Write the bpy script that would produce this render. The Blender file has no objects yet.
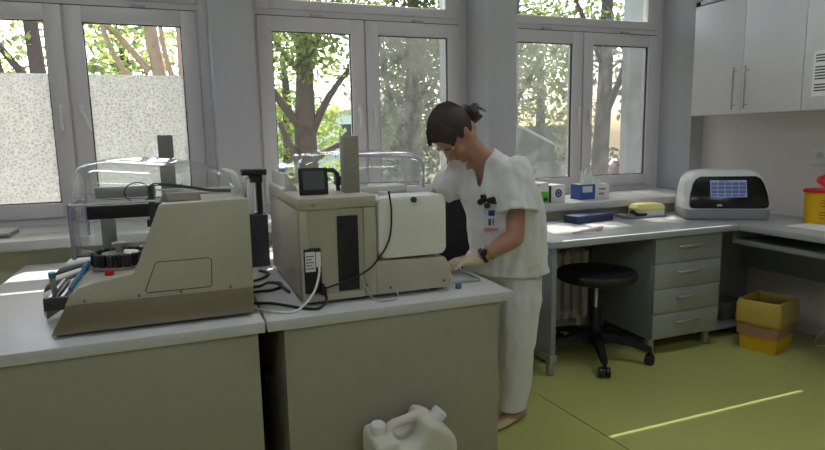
import bpy, bmesh, math, random
from mathutils import Vector, Matrix, noise
random.seed(7)
scene = bpy.context.scene
C = scene.collection
PI = math.pi

# ------------------------------------------------------------------ materials
def lin(v):
    v /= 255.0
    return v / 12.92 if v <= .04045 else ((v + .055) / 1.055) ** 2.4
def col(c): return (lin(c[0]), lin(c[1]), lin(c[2]), 1)
MATS = {}
def M(name, rgb, rough=.5, metal=0, var=.06, scale=12, bump=0, bscale=60, emit=0, spec=.5, trans=0, coat=0):
    if name in MATS: return MATS[name]
    m = bpy.data.materials.new(name); m.use_nodes = True
    nt = m.node_tree; n = nt.nodes; L = nt.links
    bs = n['Principled BSDF']
    tc = n.new('ShaderNodeTexCoord'); nz = n.new('ShaderNodeTexNoise')
    nz.inputs['Scale'].default_value = scale; nz.inputs['Detail'].default_value = 4
    L.new(tc.outputs['Object'], nz.inputs['Vector'])
    mx = n.new('ShaderNodeMix'); mx.data_type = 'RGBA'
    c = col(rgb)
    mx.inputs['A'].default_value = tuple(min(1, x * (1 - var)) for x in c[:3]) + (1,)
    mx.inputs['B'].default_value = tuple(min(1, x * (1 + var)) for x in c[:3]) + (1,)
    L.new(nz.outputs['Fac'], mx.inputs['Factor'])
    L.new(mx.outputs['Result'], bs.inputs['Base Color'])
    bs.inputs['Roughness'].default_value = rough; bs.inputs['Metallic'].default_value = metal
    bs.inputs['Specular IOR Level'].default_value = spec
    if coat: bs.inputs['Coat Weight'].default_value = coat
    if trans: bs.inputs['Transmission Weight'].default_value = trans
    if emit:
        bs.inputs['Emission Color'].default_value = c; bs.inputs['Emission Strength'].default_value = emit
    if bump:
        b2 = n.new('ShaderNodeTexNoise'); b2.inputs['Scale'].default_value = bscale
        L.new(tc.outputs['Object'], b2.inputs['Vector'])
        bp = n.new('ShaderNodeBump'); bp.inputs['Strength'].default_value = bump; bp.inputs['Distance'].default_value = .01
        L.new(b2.outputs['Fac'], bp.inputs['Height']); L.new(bp.outputs['Normal'], bs.inputs['Normal'])
    MATS[name] = m
    return m

def clear_mat(name, tint, base=.06, edge=.5, haze=.03, hazecol=(1, 1, 1), rough=.03):
    m = bpy.data.materials.new(name); m.use_nodes = True
    nt = m.node_tree; n = nt.nodes; L = nt.links
    n.remove(n['Principled BSDF']); out = n['Material Output']
    tr = n.new('ShaderNodeBsdfTransparent'); tr.inputs['Color'].default_value = (*tint, 1)
    gl = n.new('ShaderNodeBsdfGlossy'); gl.inputs['Roughness'].default_value = rough
    lw = n.new('ShaderNodeLayerWeight'); lw.inputs['Blend'].default_value = .35
    mr = n.new('ShaderNodeMapRange'); mr.inputs['To Min'].default_value = base; mr.inputs['To Max'].default_value = edge
    L.new(lw.outputs['Facing'], mr.inputs['Value'])
    m1 = n.new('ShaderNodeMixShader'); L.new(mr.outputs['Result'], m1.inputs['Fac'])
    L.new(tr.outputs[0], m1.inputs[1]); L.new(gl.outputs[0], m1.inputs[2])
    df = n.new('ShaderNodeBsdfDiffuse'); df.inputs['Color'].default_value = (*hazecol, 1)
    nz = n.new('ShaderNodeTexNoise'); nz.inputs['Scale'].default_value = 9
    mh = n.new('ShaderNodeMath'); mh.operation = 'MULTIPLY'; mh.inputs[1].default_value = haze * 2
    L.new(nz.outputs['Fac'], mh.inputs[0])
    m2 = n.new('ShaderNodeMixShader'); L.new(mh.outputs[0], m2.inputs['Fac'])
    L.new(m1.outputs[0], m2.inputs[1]); L.new(df.outputs[0], m2.inputs[2])
    L.new(m2.outputs[0], out.inputs['Surface'])
    return m

def film_mat():
    m = bpy.data.materials.new('frosted_film'); m.use_nodes = True
    nt = m.node_tree; n = nt.nodes; L = nt.links
    n.remove(n['Principled BSDF']); out = n['Material Output']
    tc = n.new('ShaderNodeTexCoord')
    vo = n.new('ShaderNodeTexVoronoi'); vo.inputs['Scale'].default_value = 52; vo.feature = 'DISTANCE_TO_EDGE'
    nz = n.new('ShaderNodeTexNoise'); nz.inputs['Scale'].default_value = 60; nz.inputs['Detail'].default_value = 3
    mxv = n.new('ShaderNodeMix'); mxv.data_type = 'RGBA'; mxv.inputs['Factor'].default_value = .03
    L.new(tc.outputs['Object'], mxv.inputs['A']); L.new(nz.outputs['Color'], mxv.inputs['B'])
    L.new(tc.outputs['Object'], nz.inputs['Vector']); L.new(mxv.outputs['Result'], vo.inputs['Vector'])
    cr = n.new('ShaderNodeValToRGB')
    cr.color_ramp.elements[0].position = .0; cr.color_ramp.elements[0].color = (.50, .505, .50, 1)
    cr.color_ramp.elements[1].position = .22; cr.color_ramp.elements[1].color = (.31, .315, .305, 1)
    L.new(vo.outputs['Distance'], cr.inputs['Fac'])
    t = n.new('ShaderNodeBsdfTranslucent'); L.new(cr.outputs['Color'], t.inputs['Color'])
    d = n.new('ShaderNodeBsdfDiffuse'); d.inputs['Color'].default_value = (.75, .76, .72, 1)
    tr = n.new('ShaderNodeBsdfTransparent')
    a = n.new('ShaderNodeMixShader'); a.inputs['Fac'].default_value = .22
    L.new(t.outputs[0], a.inputs[1]); L.new(d.outputs[0], a.inputs[2])
    b = n.new('ShaderNodeMixShader'); b.inputs['Fac'].default_value = .12
    L.new(a.outputs[0], b.inputs[1]); L.new(tr.outputs[0], b.inputs[2])
    L.new(b.outputs[0], out.inputs['Surface'])
    return m

def screen_mesh_mat(name, amount, c):
    m = bpy.data.materials.new(name); m.use_nodes = True
    nt = m.node_tree; n = nt.nodes; L = nt.links
    n.remove(n['Principled BSDF']); out = n['Material Output']
    tr = n.new('ShaderNodeBsdfTransparent'); d = n.new('ShaderNodeBsdfDiffuse'); d.inputs['Color'].default_value = (*c, 1)
    tl = n.new('ShaderNodeBsdfTranslucent'); tl.inputs['Color'].default_value = (*c, 1)
    ad = n.new('ShaderNodeMixShader'); ad.inputs['Fac'].default_value = .5
    L.new(d.outputs[0], ad.inputs[1]); L.new(tl.outputs[0], ad.inputs[2])
    nz = n.new('ShaderNodeTexNoise'); nz.inputs['Scale'].default_value = 4
    mr = n.new('ShaderNodeMapRange'); mr.inputs['To Min'].default_value = amount - .08; mr.inputs['To Max'].default_value = amount + .08
    L.new(nz.outputs['Fac'], mr.inputs['Value'])
    mx = n.new('ShaderNodeMixShader'); L.new(mr.outputs['Result'], mx.inputs['Fac'])
    L.new(tr.outputs[0], mx.inputs[1]); L.new(ad.outputs[0], mx.inputs[2])
    L.new(mx.outputs[0], out.inputs['Surface'])
    return m

def leaf_mat(name, c1, c2):
    m = bpy.data.materials.new(name); m.use_nodes = True
    nt = m.node_tree; n = nt.nodes; L = nt.links
    n.remove(n['Principled BSDF']); out = n['Material Output']
    tc = n.new('ShaderNodeTexCoord'); nz = n.new('ShaderNodeTexNoise'); nz.inputs['Scale'].default_value = 3
    nz.inputs['Detail'].default_value = 5
    L.new(tc.outputs['Object'], nz.inputs['Vector'])
    cr = n.new('ShaderNodeValToRGB')
    cr.color_ramp.elements[0].position = .35; cr.color_ramp.elements[0].color = col(c1)
    cr.color_ramp.elements[1].position = .65; cr.color_ramp.elements[1].color = col(c2)
    L.new(nz.outputs['Fac'], cr.inputs['Fac'])
    d = n.new('ShaderNodeBsdfDiffuse'); t = n.new('ShaderNodeBsdfTranslucent')
    L.new(cr.outputs[0], d.inputs['Color']); L.new(cr.outputs[0], t.inputs['Color'])
    mx = n.new('ShaderNodeMixShader'); mx.inputs['Fac'].default_value = .5
    L.new(d.outputs[0], mx.inputs[1]); L.new(t.outputs[0], mx.inputs[2])
    L.new(mx.outputs[0], out.inputs['Surface'])
    return m

# ------------------------------------------------------------------ mesh builder
class B:
    def __init__(s): s.bm = bmesh.new()
    def merge(s, t, mi=None, mat=None):
        if mat is not None: t.transform(mat)
        vs = {}
        for v in t.verts: vs[v] = s.bm.verts.new(v.co)
        for f in t.faces:
            try:
                nf = s.bm.faces.new([vs[v] for v in f.verts]); nf.material_index = f.material_index if mi is None else mi
            except ValueError: pass
        t.free(); return s
    def box(s, x0, x1, y0, y1, z0, z1, bev=0, mi=0, seg=2, mat=None):
        t = bmesh.new(); bmesh.ops.create_cube(t, size=1)
        for v in t.verts:
            v.co = Vector(((x0 + x1) / 2 + v.co.x * (x1 - x0), (y0 + y1) / 2 + v.co.y * (y1 - y0), (z0 + z1) / 2 + v.co.z * (z1 - z0)))
        if bev: bmesh.ops.bevel(t, geom=t.edges[:], offset=bev, segments=seg, affect='EDGES', profile=.5)
        return s.merge(t, mi, mat)
    def loft(s, rings, cap=True, mi=0, closed=True, mat=None):
        t = bmesh.new(); R = [[t.verts.new(p) for p in r] for r in rings]
        n = len(R[0])
        for a, b in zip(R, R[1:]):
            for i in range(n if closed else n - 1):
                j = (i + 1) % n
                t.faces.new((a[i], a[j], b[j], b[i]))
        if cap: t.faces.new(R[0][::-1]); t.faces.new(R[-1])
        bmesh.ops.recalc_face_normals(t, faces=t.faces[:])
        return s.merge(t, mi, mat)
    def prism(s, poly, d0, d1, axis='y', bev=0, mi=0, mat=None, seg=2):
        def P(a, b, d):
            return {'y': (a, d, b), 'x': (d, a, b), 'z': (a, b, d)}[axis]
        t = bmesh.new()
        A = [t.verts.new(P(a, b, d0)) for a, b in poly]; Bv = [t.verts.new(P(a, b, d1)) for a, b in poly]
        t.faces.new(A); t.faces.new(Bv[::-1])
        n = len(poly)
        for i in range(n): t.faces.new((A[i], Bv[i], Bv[(i + 1) % n], A[(i + 1) % n]))
        bmesh.ops.recalc_face_normals(t, faces=t.faces[:])
        if bev: bmesh.ops.bevel(t, geom=t.edges[:], offset=bev, segments=seg, affect='EDGES', profile=.5)
        return s.merge(t, mi, mat)
    def tube(s, pts, r, n=8, cap=True, mi=0, smooth=0, mat=None):
        pts = [Vector(p) for p in pts]
        rr = r if isinstance(r, (list, tuple)) else [r] * len(pts)
        if smooth:
            P, Q = [], []
            m = len(pts)
            for i in range(m - 1):
                p0, p1, p2, p3 = pts[max(i - 1, 0)], pts[i], pts[i + 1], pts[min(i + 2, m - 1)]
                for k in range(smooth):
                    u = k / smooth
                    P.append(.5 * ((2 * p1) + (p2 - p0) * u + (2 * p0 - 5 * p1 + 4 * p2 - p3) * u * u + (3 * p1 - p0 - 3 * p2 + p3) * u ** 3))
                    Q.append(rr[i] * (1 - u) + rr[i + 1] * u)
            P.append(pts[-1]); Q.append(rr[-1]); pts, rr = P, Q
        rings = []; ref = None
        for i, p in enumerate(pts):
            d = (pts[min(i + 1, len(pts) - 1)] - pts[max(i - 1, 0)])
            d = d.normalized() if d.length > 1e-9 else Vector((0, 0, 1))
            if ref is None:
                ref = Vector((0, 0, 1)) if abs(d.z) < .9 else Vector((1, 0, 0))
            a = (ref - d * ref.dot(d)).normalized(); ref = a
            b = d.cross(a)
            rings.append([p + (a * math.cos(q * 2 * PI / n) + b * math.sin(q * 2 * PI / n)) * rr[i] for q in range(n)])
        return s.loft(rings, cap, mi, mat=mat)
    def cyl(s, p0, p1, r0, r1=None, n=24, mi=0, mat=None): return s.tube([p0, p1], [r0, r0 if r1 is None else r1], n, mi=mi, mat=mat)
    def lathe(s, prof, c=(0, 0, 0), n=28, mi=0, cap=True, mat=None):
        rings = [[(c[0] + r * math.cos(q * 2 * PI / n), c[1] + r * math.sin(q * 2 * PI / n), c[2] + z) for q in range(n)] for r, z in prof]
        return s.loft(rings, cap, mi, mat=mat)
    def ell(s, c, rad, u=18, v=12, mi=0, mat=None):
        t = bmesh.new(); bmesh.ops.create_uvsphere(t, u_segments=u, v_segments=v, radius=1)
        for q in t.verts: q.co = Vector((c[0] + q.co.x * rad[0], c[1] + q.co.y * rad[1], c[2] + q.co.z * rad[2]))
        return s.merge(t, mi, mat)
    def chain(s, pts):          # capsule chain [(pos, radius)]
        for p, r in pts: s.ell(p, (r, r, r), 14, 9)
        for (p, r), (q, r2) in zip(pts, pts[1:]): s.tube([p, q], [r, r2], 14)
        return s
    def build(s, name, mats, parent=None, local=False, ang=38):
        me = bpy.data.meshes.new(name)
        if parent is not None and not local: s.bm.transform(W[parent].inverted())
        bmesh.ops.recalc_face_normals(s.bm, faces=s.bm.faces[:])
        s.bm.to_mesh(me); s.bm.free()
        for m in (mats if isinstance(mats, (list, tuple)) else [mats]): me.materials.append(m)
        for p in me.polygons: p.use_smooth = True
        me.set_sharp_from_angle(angle=math.radians(ang))
        o = bpy.data.objects.new(name, me); C.objects.link(o)
        if parent is not None: o.parent = parent; W[o] = W[parent]
        else: W[o] = Matrix.Identity(4)
        return o
W = {}
def bake(b, voxel, it=6, fac=.5):
    me = bpy.data.meshes.new('tmp'); b.bm.to_mesh(me); b.bm.free()
    o = bpy.data.objects.new('tmp', me); C.objects.link(o)
    r = o.modifiers.new('r', 'REMESH'); r.mode = 'VOXEL'; r.voxel_size = voxel
    if it:
        q = o.modifiers.new('s', 'SMOOTH'); q.iterations = it; q.factor = fac
    bpy.context.view_layer.update()
    dg = bpy.context.evaluated_depsgraph_get()
    m2 = bpy.data.meshes.new_from_object(o.evaluated_get(dg))
    nb = B(); nb.bm.from_mesh(m2)
    bpy.data.objects.remove(o); bpy.data.meshes.remove(me); bpy.data.meshes.remove(m2)
    return nb
def tag(o, label, cat, group=None):
    o['label'] = label; o['category'] = cat
    if group: o['group'] = group
    return o
def thing(name, label, cat, loc=(0, 0, 0), rz=0, group=None):
    o = bpy.data.objects.new(name, None); C.objects.link(o)
    o.empty_display_size = .05
    o.location = loc; o.rotation_euler = (0, 0, rz)
    W[o] = Matrix.Translation(loc) @ Matrix.Rotation(rz, 4, 'Z')
    return tag(o, label, cat, group)
def single(b, name, mats, label, cat, loc=(0, 0, 0), group=None, ang=38):
    b.bm.transform(Matrix.Translation(loc).inverted())
    o = b.build(name, mats, None, ang=ang); o.location = loc; W[o] = Matrix.Translation(loc)
    return tag(o, label, cat, group)
def struct(b, name, mats, ang=38):
    o = b.build(name, mats, ang=ang); o['kind'] = 'structure'; return o
def dup(o, parent=None):
    c = o.copy(); C.objects.link(c)
    if parent is not None: c.parent = parent; c.matrix_parent_inverse = o.matrix_parent_inverse
    for ch in list(o.children): dup(ch, c)
    return c
def rrect(w, h, r, n=5, cx=0, cy=0):
    P = []
    for sx, sy, a0 in ((1, 1, 0), (-1, 1, 90), (-1, -1, 180), (1, -1, 270)):
        for k in range(n + 1):
            a = math.radians(a0 + 90 * k / n)
            P.append((cx + sx * (w / 2 - r) + r * math.cos(a), cy + sy * (h / 2 - r) + r * math.sin(a)))
    return P

# ------------------------------------------------------------------ palette
wall_m = M('wall_paint', (184, 184, 187), .85, var=.03, scale=4, bump=.05, bscale=120)
wallr_m = M('side_wall_paint', (228, 220, 213), .85, var=.04, scale=4, bump=.05, bscale=120)
walll_m = M('low_wall_paint', (196, 198, 172), .7, var=.04, scale=4)
ceil_m = M('ceiling_paint', (225, 225, 222), .9, var=.02)
pvc = M('white_plastic_frame', (213, 209, 212), .35, var=.02)
sill_m = M('sill_stone', (200, 200, 198), .35, var=.05, scale=25)
lam = M('bench_laminate', (164, 159, 142), .42, var=.04, scale=18)
lamtop = M('bench_top_laminate', (206, 206, 208), .33, var=.04, scale=30)
desk_m = M('grey_desk_laminate', (146, 150, 152), .42, var=.05, scale=25)
desk_t = M('grey_desk_top', (172, 174, 176), .34, var=.05, scale=40)
cab_m = M('cabinet_laminate', (214, 212, 214), .4, var=.03, scale=10)
beige = M('instrument_beige', (187, 182, 165), .45, var=.025, scale=20)
beige_d = M('instrument_groove', (110, 106, 90), .6)
steel = M('brushed_steel', (152, 142, 124), .36, metal=.85, var=.08, scale=6)
chrome = M('chrome', (200, 200, 200), .18, metal=1)
alu = M('aluminium', (178, 178, 176), .35, metal=.7)
black = M('black_plastic', (26, 26, 28), .45, var=.1)
dgrey = M('dark_grey_plastic', (58, 59, 62), .5, var=.06)
mgrey = M('grey_plastic', (120, 118, 116), .45)
white_p = M('white_plastic', (226, 226, 222), .35, var=.02)
paper = M('paper', (238, 238, 236), .8, var=.02)
skin = M('skin', (188, 140, 120), .55, var=.05, scale=25)
hair_m = M('brown_hair', (54, 38, 30), .5, var=.35, scale=60, bump=.5, bscale=140)
cloth = M('white_uniform', (232, 232, 234), .85, var=.03, scale=30, bump=.12, bscale=40)
glove_m = M('latex_glove', (222, 206, 182), .5, var=.05, scale=30, bump=.1, bscale=70)
yellow = M('yellow_plastic', (232, 184, 10), .4, var=.05)
red = M('red_plastic', (214, 30, 40), .4)
blue_box = M('dark_blue_card', (48, 62, 104), .55, var=.08)
rubber = M('black_rubber', (20, 20, 21), .7)
glass_m = clear_mat('window_glass', (.96, .97, .97), .04, .35, .012, (.9, .92, .95))
hood_m = clear_mat('clear_acrylic', (.965, .975, .98), .05, .55, .035, (.9, .92, .95), .06)
edge_m = M('acrylic_edge', (196, 190, 226), .2, trans=.4)
film_m = film_mat()
net_m = screen_mesh_mat('insect_net', .42, (.19, .19, .185))

# ------------------------------------------------------------------ room shell
XL, XR, YB, YW0, YP, YF, YX, ZC = -2.6, 3.97, -2.2, 3.53, 3.72, 4.06, 4.55, 3.25
ZS, ZL = .92, 2.922
WIN = [(-1.37, .21), (.45, 2.01), (2.226, 3.84)]
floor_mat = M('green_vinyl', (186, 191, 114), .30, var=.03, scale=3)
b = B(); b.box(XL - .2, XR + .2, YB - .2, YX, -.1, 0)
fl = struct(b, 'floor', floor_mat)
seam = M('vinyl_weld', (104, 116, 62), .5)
b = B()
b.prism([(1.72, 2.62), (1.726, 2.62), (1.906, 0.2), (1.9, 0.2)], 0, .0012, 'z')
b.prism([(-.6, YB), (-.594, YB), (-.594, 3.5), (-.6, 3.5)], 0, .0012, 'z')
b.build('weld_seam', seam, fl)
b = B(); b.box(XL - .2, XR + .2, YB - .2, YX, ZC, ZC + .15); struct(b, 'ceiling', ceil_m)
b = B()
b.box(XL, XR, YW0, YX, 0, .868, mi=1)                       # parapet
xs = [XL] + [v for w in WIN for v in w] + [XR]
for i in range(0, len(xs), 2): b.box(xs[i], xs[i + 1], YP, YX, .868, ZC)
for x0, x1 in WIN: b.box(x0, x1, YP, YX, ZL, ZC)
struct(b, 'wall_back', [wall_m, walll_m])
b = B(); b.box(XR, XR + .2, YB, YX, 0, ZC); struct(b, 'wall_right', wallr_m)
b = B(); b.box(XL - .2, XL, YB, YX, 0, ZC); struct(b, 'wall_left', wall_m)
b = B(); b.box(XL, XR, YB - .2, YB, 0, ZC); struct(b, 'wall_front', wall_m)
b = B(); b.box(XL, XR - .002, 3.455, YP - .0005, .8685, ZS, .006)
for x0, x1 in WIN: b.box(x0 + .0005, x1 - .0005, YP + .0, YF + .02, .8685, ZS)
struct(b, 'trim_1', sill_m)

def window(i, x0, x1, film, nets):
    root = bpy.data.objects.new('window_%d' % i, None); C.objects.link(root); root['kind'] = 'structure'
    root.location = (x0, YF, ZS); W[root] = Matrix.Translation((x0, YF, ZS))
    f = B(); ya, yb = YF + .008, YF + .075
    fx0, fx1 = x0, x1
    f.box(fx0 + .0005, fx0 + .07, ya, yb, ZS + .0005, ZL - .0005); f.box(fx1 - .07, fx1 - .0005, ya, yb, ZS + .0005, ZL - .0005)
    gx0, gx1 = fx0 + .07, fx1 - .07
    f.box(gx0, gx1, ya, yb, ZS + .0005, ZS + .05); f.box(gx0, gx1, ya, yb, ZL - .045, ZL - .0005)
    f.box(gx0, gx1, ya, yb, 2.19, 2.27)
    xm = (x0 + x1) / 2
    f.box(xm - .03, xm + .03, ya, yb, ZS + .05, 2.19)
    # fixed sash of the transom light
    t0, t1, tb, tt = x0 + .05, x1 - .05, 2.235, ZL - .03
    for a in ((t0, t0 + .10, tb, tt), (t1 - .12, t1, tb, tt), (t0 + .10, t1 - .12, tb, 2.296), (t0 + .10, t1 - .12, tt - .05, tt)):
        f.box(a[0], a[1], YF - .006, YF + .055, a[2], a[3], .004)
    f.build('frame', pvc, root)
    b = B(); b.box(t0 + .095, t1 - .115, YF + .024, YF + .03, 2.29, tt - .04); b.build('transom_pane', glass_m, root)
    dark = B(); dark.box(x0 + .06, x1 - .06, YF + .004, YF + .0078, 2.1905, 2.197); dark.build('gasket', dgrey, root)
    sash = ((x0 + .062, xm - .006), (xm + .006, x1 - .062))
    for k, (s0, s1) in enumerate(sash):
        s = B(); zb, zt = .965, 2.19; w = .092
        for a in ((s0, s0 + w, zb, zt), (s1 - w, s1, zb, zt), (s0 + w - .002, s1 - w + .002, zb, zb + .085), (s0 + w - .002, s1 - w + .002, zt - .092, zt)):
            s.box(a[0], a[1], YF - .012, YF + .058, a[2], a[3], .005)
        so = s.build('sash', pvc, root)
        g = B()
        z1 = zt - .092
        for a in ((s0 + w, s0 + w + .006, zb + .085, z1), (s1 - w - .006, s1 - w, zb + .085, z1), (s0 + w, s1 - w, zb + .085, zb + .091), (s0 + w, s1 - w, z1 - .006, z1)):
            g.box(a[0], a[1], YF + .004, YF + .02, a[2], a[3])
        g.build('gasket', dgrey, so)
        b = B(); b.box(s0 + w - .004, s1 - w + .004, YF + .022, YF + .028, zb + .08, z1 + .004); b.build('pane', glass_m, so)
        if film:
            b = B(); b.box(s0 + w - .002, s1 - w + .002, YF + .016, YF + .018, zb + .083, 1.803); b.build('frosted_film', film_m, so)
        if nets[k]:
            b = B(); b.box(s0 + .03, s1 - .03, YF + .085, YF + .087, zb + .03, zt - .03); b.build('insect_screen', net_m, so)
        # handle
        hx = s1 - w / 2 if k == 0 else s0 + w / 2
        h = B(); h.box(hx - .014, hx + .014, YF - .022, YF - .012, 1.555, 1.625, .004)
        h.cyl((hx, YF - .02, 1.60), (hx, YF - .045, 1.60), .009)
        dx = .045 if (i == 1 and k == 1) else 0
        h.tube([(hx, YF - .045, 1.605), (hx + dx * .3, YF - .05, 1.57), (hx + dx, YF - .048, 1.475)], [.010, .011, .008], 10)
        h.build('handle', white_p, so)
        v = B(); vx = s0 + .55 * (s1 - s0); v.box(vx - .04, vx + .04, YF - .012, YF + .01, 2.194, 2.212, .004); v.build('vent_cover', M('vent_plastic', (176, 174, 176), .45), root)
    return root
window(1, *WIN[0], True, (False, False))
window(2, *WIN[1], False, (False, True))
window(3, *WIN[2], False, (True, True))

# ------------------------------------------------------------------ lab benches
def bench(label, x0, x1, p0, p1, loc, extra=None):
    r = thing('lab_bench', label, 'bench', loc)
    b = B(); b.box(x0, x1, 1.965, 3.43, .762, .80, .004); b.build('worktop', lamtop, r)
    b = B(); b.box(p0, p1, 1.985, 2.005, 0, .7615, .002); b.build('front_panel', lam, r)
    for q in (p0, p1 - .02):
        b = B(); b.box(q, q + .02, 2.0055, 3.41, 0, .7615, .002); b.build('side_panel', lam, r)
    return r
bench('pale grey lab bench on the left, under the analyser with the steel skirt', -.765, .222, -.745, .200, (-.27, 2.7, 0))
rb = bench('pale grey lab bench on the right, with the jerrycan standing before its front panel', .229, 1.170, .286, 1.112, (.7, 2.7, 0))
b = B(); b.tube([(.262, 2.36, .45), (.262, 2.52, .43), (.262, 2.58, .40)], .006); b.tube([(.262, 2.56, .43), (.262, 2.46, .33)], .006)
b.box(.262, .2855, 2.40, 2.43, .435, .455); b.build('bracket', black, rb)

# ------------------------------------------------------------------ left analyser
a1 = thing('laboratory_analyser', 'beige laboratory analyser with steel skirt and clear hood, on the left bench', 'analyser', (-.1, 2.33, .80))
b = B(); b.prism([(-.412, .812), (.198, .812), (.2, .903), (-.364, .903)], 2.052, 2.62, 'y', .003); b.build('steel_skirt', steel, a1)
for fx in (-.33, .14):
    for fy in (2.14, 2.55):
        b = B(); b.cyl((fx, fy, .80), (fx, fy, .8125), .018); b.build('foot', rubber, a1)
side = [(-.366, .903), (.201, .903), (.201, 1.203), (.192, 1.207), (-.066, 1.203), (-.078, 1.196), (-.150, 1.02), (-.166, .988), (-.285, .968), (-.325, .955), (-.352, .93)]
b = B(); b.prism(side, 2.045, 2.10, 'y', .004); b.prism(side, 2.565, 2.615, 'y', .004)
deck = [(-.364, .903), (.20, .903), (.20, .97), (-.285, .962), (-.325, .95), (-.352, .93)]
b.prism(deck, 2.0995, 2.5655, 'y'); b.box(.06, .2, 2.0995, 2.5655, .96, 1.19)
b.prism([(-.058, 1.17), (.2, 1.17), (.2, 1.2)  , (-.066, 1.198)], 2.5, 2.5655, 'y')
b.build('housing', beige, a1)
pan = [(-.101, 1.012), (-.094, 1.018), (.062, 1.018), (.071, 1.012), (.067, .926), (.06, .920), (-.128, .920), (-.136, .926)]
b = B(); 
pts = [(x, 2.0445, z) for x, z in pan] + [(pan[0][0], 2.0445, pan[0][1])]
b.tube(pts, .0018, 6); b.build('access_panel', beige_d, a1)
for sx, sz in ((-.155, .915), (-.03, .914), (.125, .913), (-.31, .915)):
    b = B(); b.cyl((sx, 2.0455, sz), (sx, 2.042, sz), .005, n=12); b.build('screw', mgrey, a1)
# clear hood: dome above, open below, front-left panel
b = B(); ring = []
X0, X1, Y0, Y1 = -.338, .196, 2.112, 2.555
for z, k, ky in ((1.205, 1, 1), (1.235, .998, .998), (1.27, .985, .98), (1.30, .96, .94), (1.322, .91, .86), (1.336, .80, .72), (1.344, .62, .5), (1.347, .35, .25)):
    cx, cy = (X0 + X1) / 2 - .02 * (1 - k), (Y0 + Y1) / 2
    rr = rrect((X1 - X0) * k, (Y1 - Y0) * ky, .05 * k + .02 * min(1, (z - 1.2) * 9), 5)
    ring.append([(cx + x, cy + y, z - max(0, (x + .05)) ** 2 * .75 * (z - 1.2) / .147) for x, y in rr])
b.loft(ring, False); t = bmesh.new(); t.faces.new([t.verts.new(p) for p in ring[-1]]); b.merge(t)
b.box(-.342, -.336, 2.125, 2.472, 1.035, 1.21)
b.box(-.33, .0, 2.552, 2.556, 1.00, 1.21)
hood = b.build('clear_hood', hood_m, a1)
b = B()
b.tube([(-.339, 2.122, 1.21), (-.339, 2.135, 1.032)], .0065, 8); b.tube([(-.339, 2.474, 1.21), (-.339, 2.48, 1.06)], .005, 8)
b.tube([(-.339, 2.125, 1.208), (-.339, 2.474, 1.212)], .004, 8); b.build('hood_edge', edge_m, hood)
b = B(); b.tube([(-.338, 2.114, 1.208), (-.075, 2.114, 1.209)], .003, 6); b.build('hood_rim', white_p, hood)
b = B(); b.tube([(-.33, 2.553, 1.212), (.19, 2.553, 1.21)], .003, 6); b.build('hood_rim', white_p, hood)
b = B(); b.tube([(.165, 2.16, 1.21), (.172, 2.16, 1.255), (.16, 2.16, 1.285), (.13, 2.17, 1.30)], [.012, .016, .014, .006], 10, smooth=4)
b.build('hood_hinge', white_p, hood)
# arm, probe, tower, carousel
b = B(); b.box(-.318, -.02, 2.315, 2.345, 1.135, 1.182, .003); b.build('transport_arm', black, a1)
b = B(); b.box(-.118, -.098, 2.30, 2.318, 1.02, 1.245, .002); b.cyl((-.108, 2.309, 1.02), (-.108, 2.309, .99), .004); b.box(-.128, -.09, 2.296, 2.315, 1.10, 1.125)
b.build('probe', dgrey, a1)
b = B(); b.box(-.083, -.025, 2.625, 2.67, .82, 1.425, .003); b.box(-.06, .0, 2.62, 2.64, 1.19, 1.225)
b.build('lift_tower', mgrey, a1)
b = B(); b.box(-.30, -.25, 2.50, 2.53, .965, 1.16, .004); b.box(-.31, -.10, 2.50, 2.53, 1.19, 1.235, .004); b.build('guide_block', alu, a1)
b = B(); b.tube([(-.105, 2.30, 1.20), (-.106, 2.28, 1.245), (-.07, 2.28, 1.25), (.03, 2.27, 1.235), (.1, 2.26, 1.222), (.18, 2.25, 1.22)], .0055, 8, smooth=6); b.build('hose', black, a1)
b = B(); b.tube([(-.15 + .042 * math.cos(a), 2.29, 1.225 + .035 * math.sin(a)) for a in [k * PI / 10 for k in range(-3, 20)]], .0022, 6); b.build('thin_tube', black, a1)
cc = Vector((-.225, 2.33, .962))
b = B(); b.lathe([(.098, 0), (.102, .004), (.102, .012), (.06, .014), (.06, .05), (.04, .052)], cc); 
b.lathe([(.012, .05), (.012, .07), (.026, .072), (.026, .084), (.02, .088)], cc)
car = b.build('carousel', alu, a1)
for k in range(20):
    a = k * 2 * PI / 20; p = cc + Vector((.085 * math.cos(a), .085 * math.sin(a), .012))
    b = B(); b.lathe([(.0105, 0), (.0115, .004), (.0115, .040), (.008, .044)], p, 12); b.build('sample_cup', black if k % 2 else dgrey, car)
b = B(); b.box(-.262, -.235, 2.165, 2.19, .962, .98, .004); b.build('red_key', red, a1)
# racks sticking out on the left
b = B()
for k in range(7):
    a0 = math.radians(128 + k * 11)
    c0 = Vector((-.22, 2.36, 0))
    for j, (ra, rb_) in enumerate(((.13, .26),)):
        p = [c0 + Vector((r_ * math.cos(q), r_ * math.sin(q), 0)) for r_, q in ((ra, a0), (rb_, a0), (rb_, a0 + math.radians(9)), (ra, a0 + math.radians(9)))]
        b.prism([(v.x, v.y) for v in p], .966, .985, 'z', .002, mi=k % 2)
q = [(-.22 + r_ * math.cos(math.radians(a)), 2.36 + r_ * math.sin(math.radians(a))) for r_, a in [(.262, k) for k in range(126, 208, 8)] + [(.12, k) for k in range(206, 124, -8)]]
b.prism(q, .935, .966, 'z', mi=2)
for v in b.bm.verts: v.co.z += (v.co.x + .30) * .42 + (v.co.y - 2.42) * .30
b.build('reagent_rack', [dgrey, white_p, alu], a1)
b = B()
for k in range(4): b.box(-.420 + k * .018, -.410 + k * .018, 2.07, 2.45, .905, .925, .001, mi=k % 2)
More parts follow.
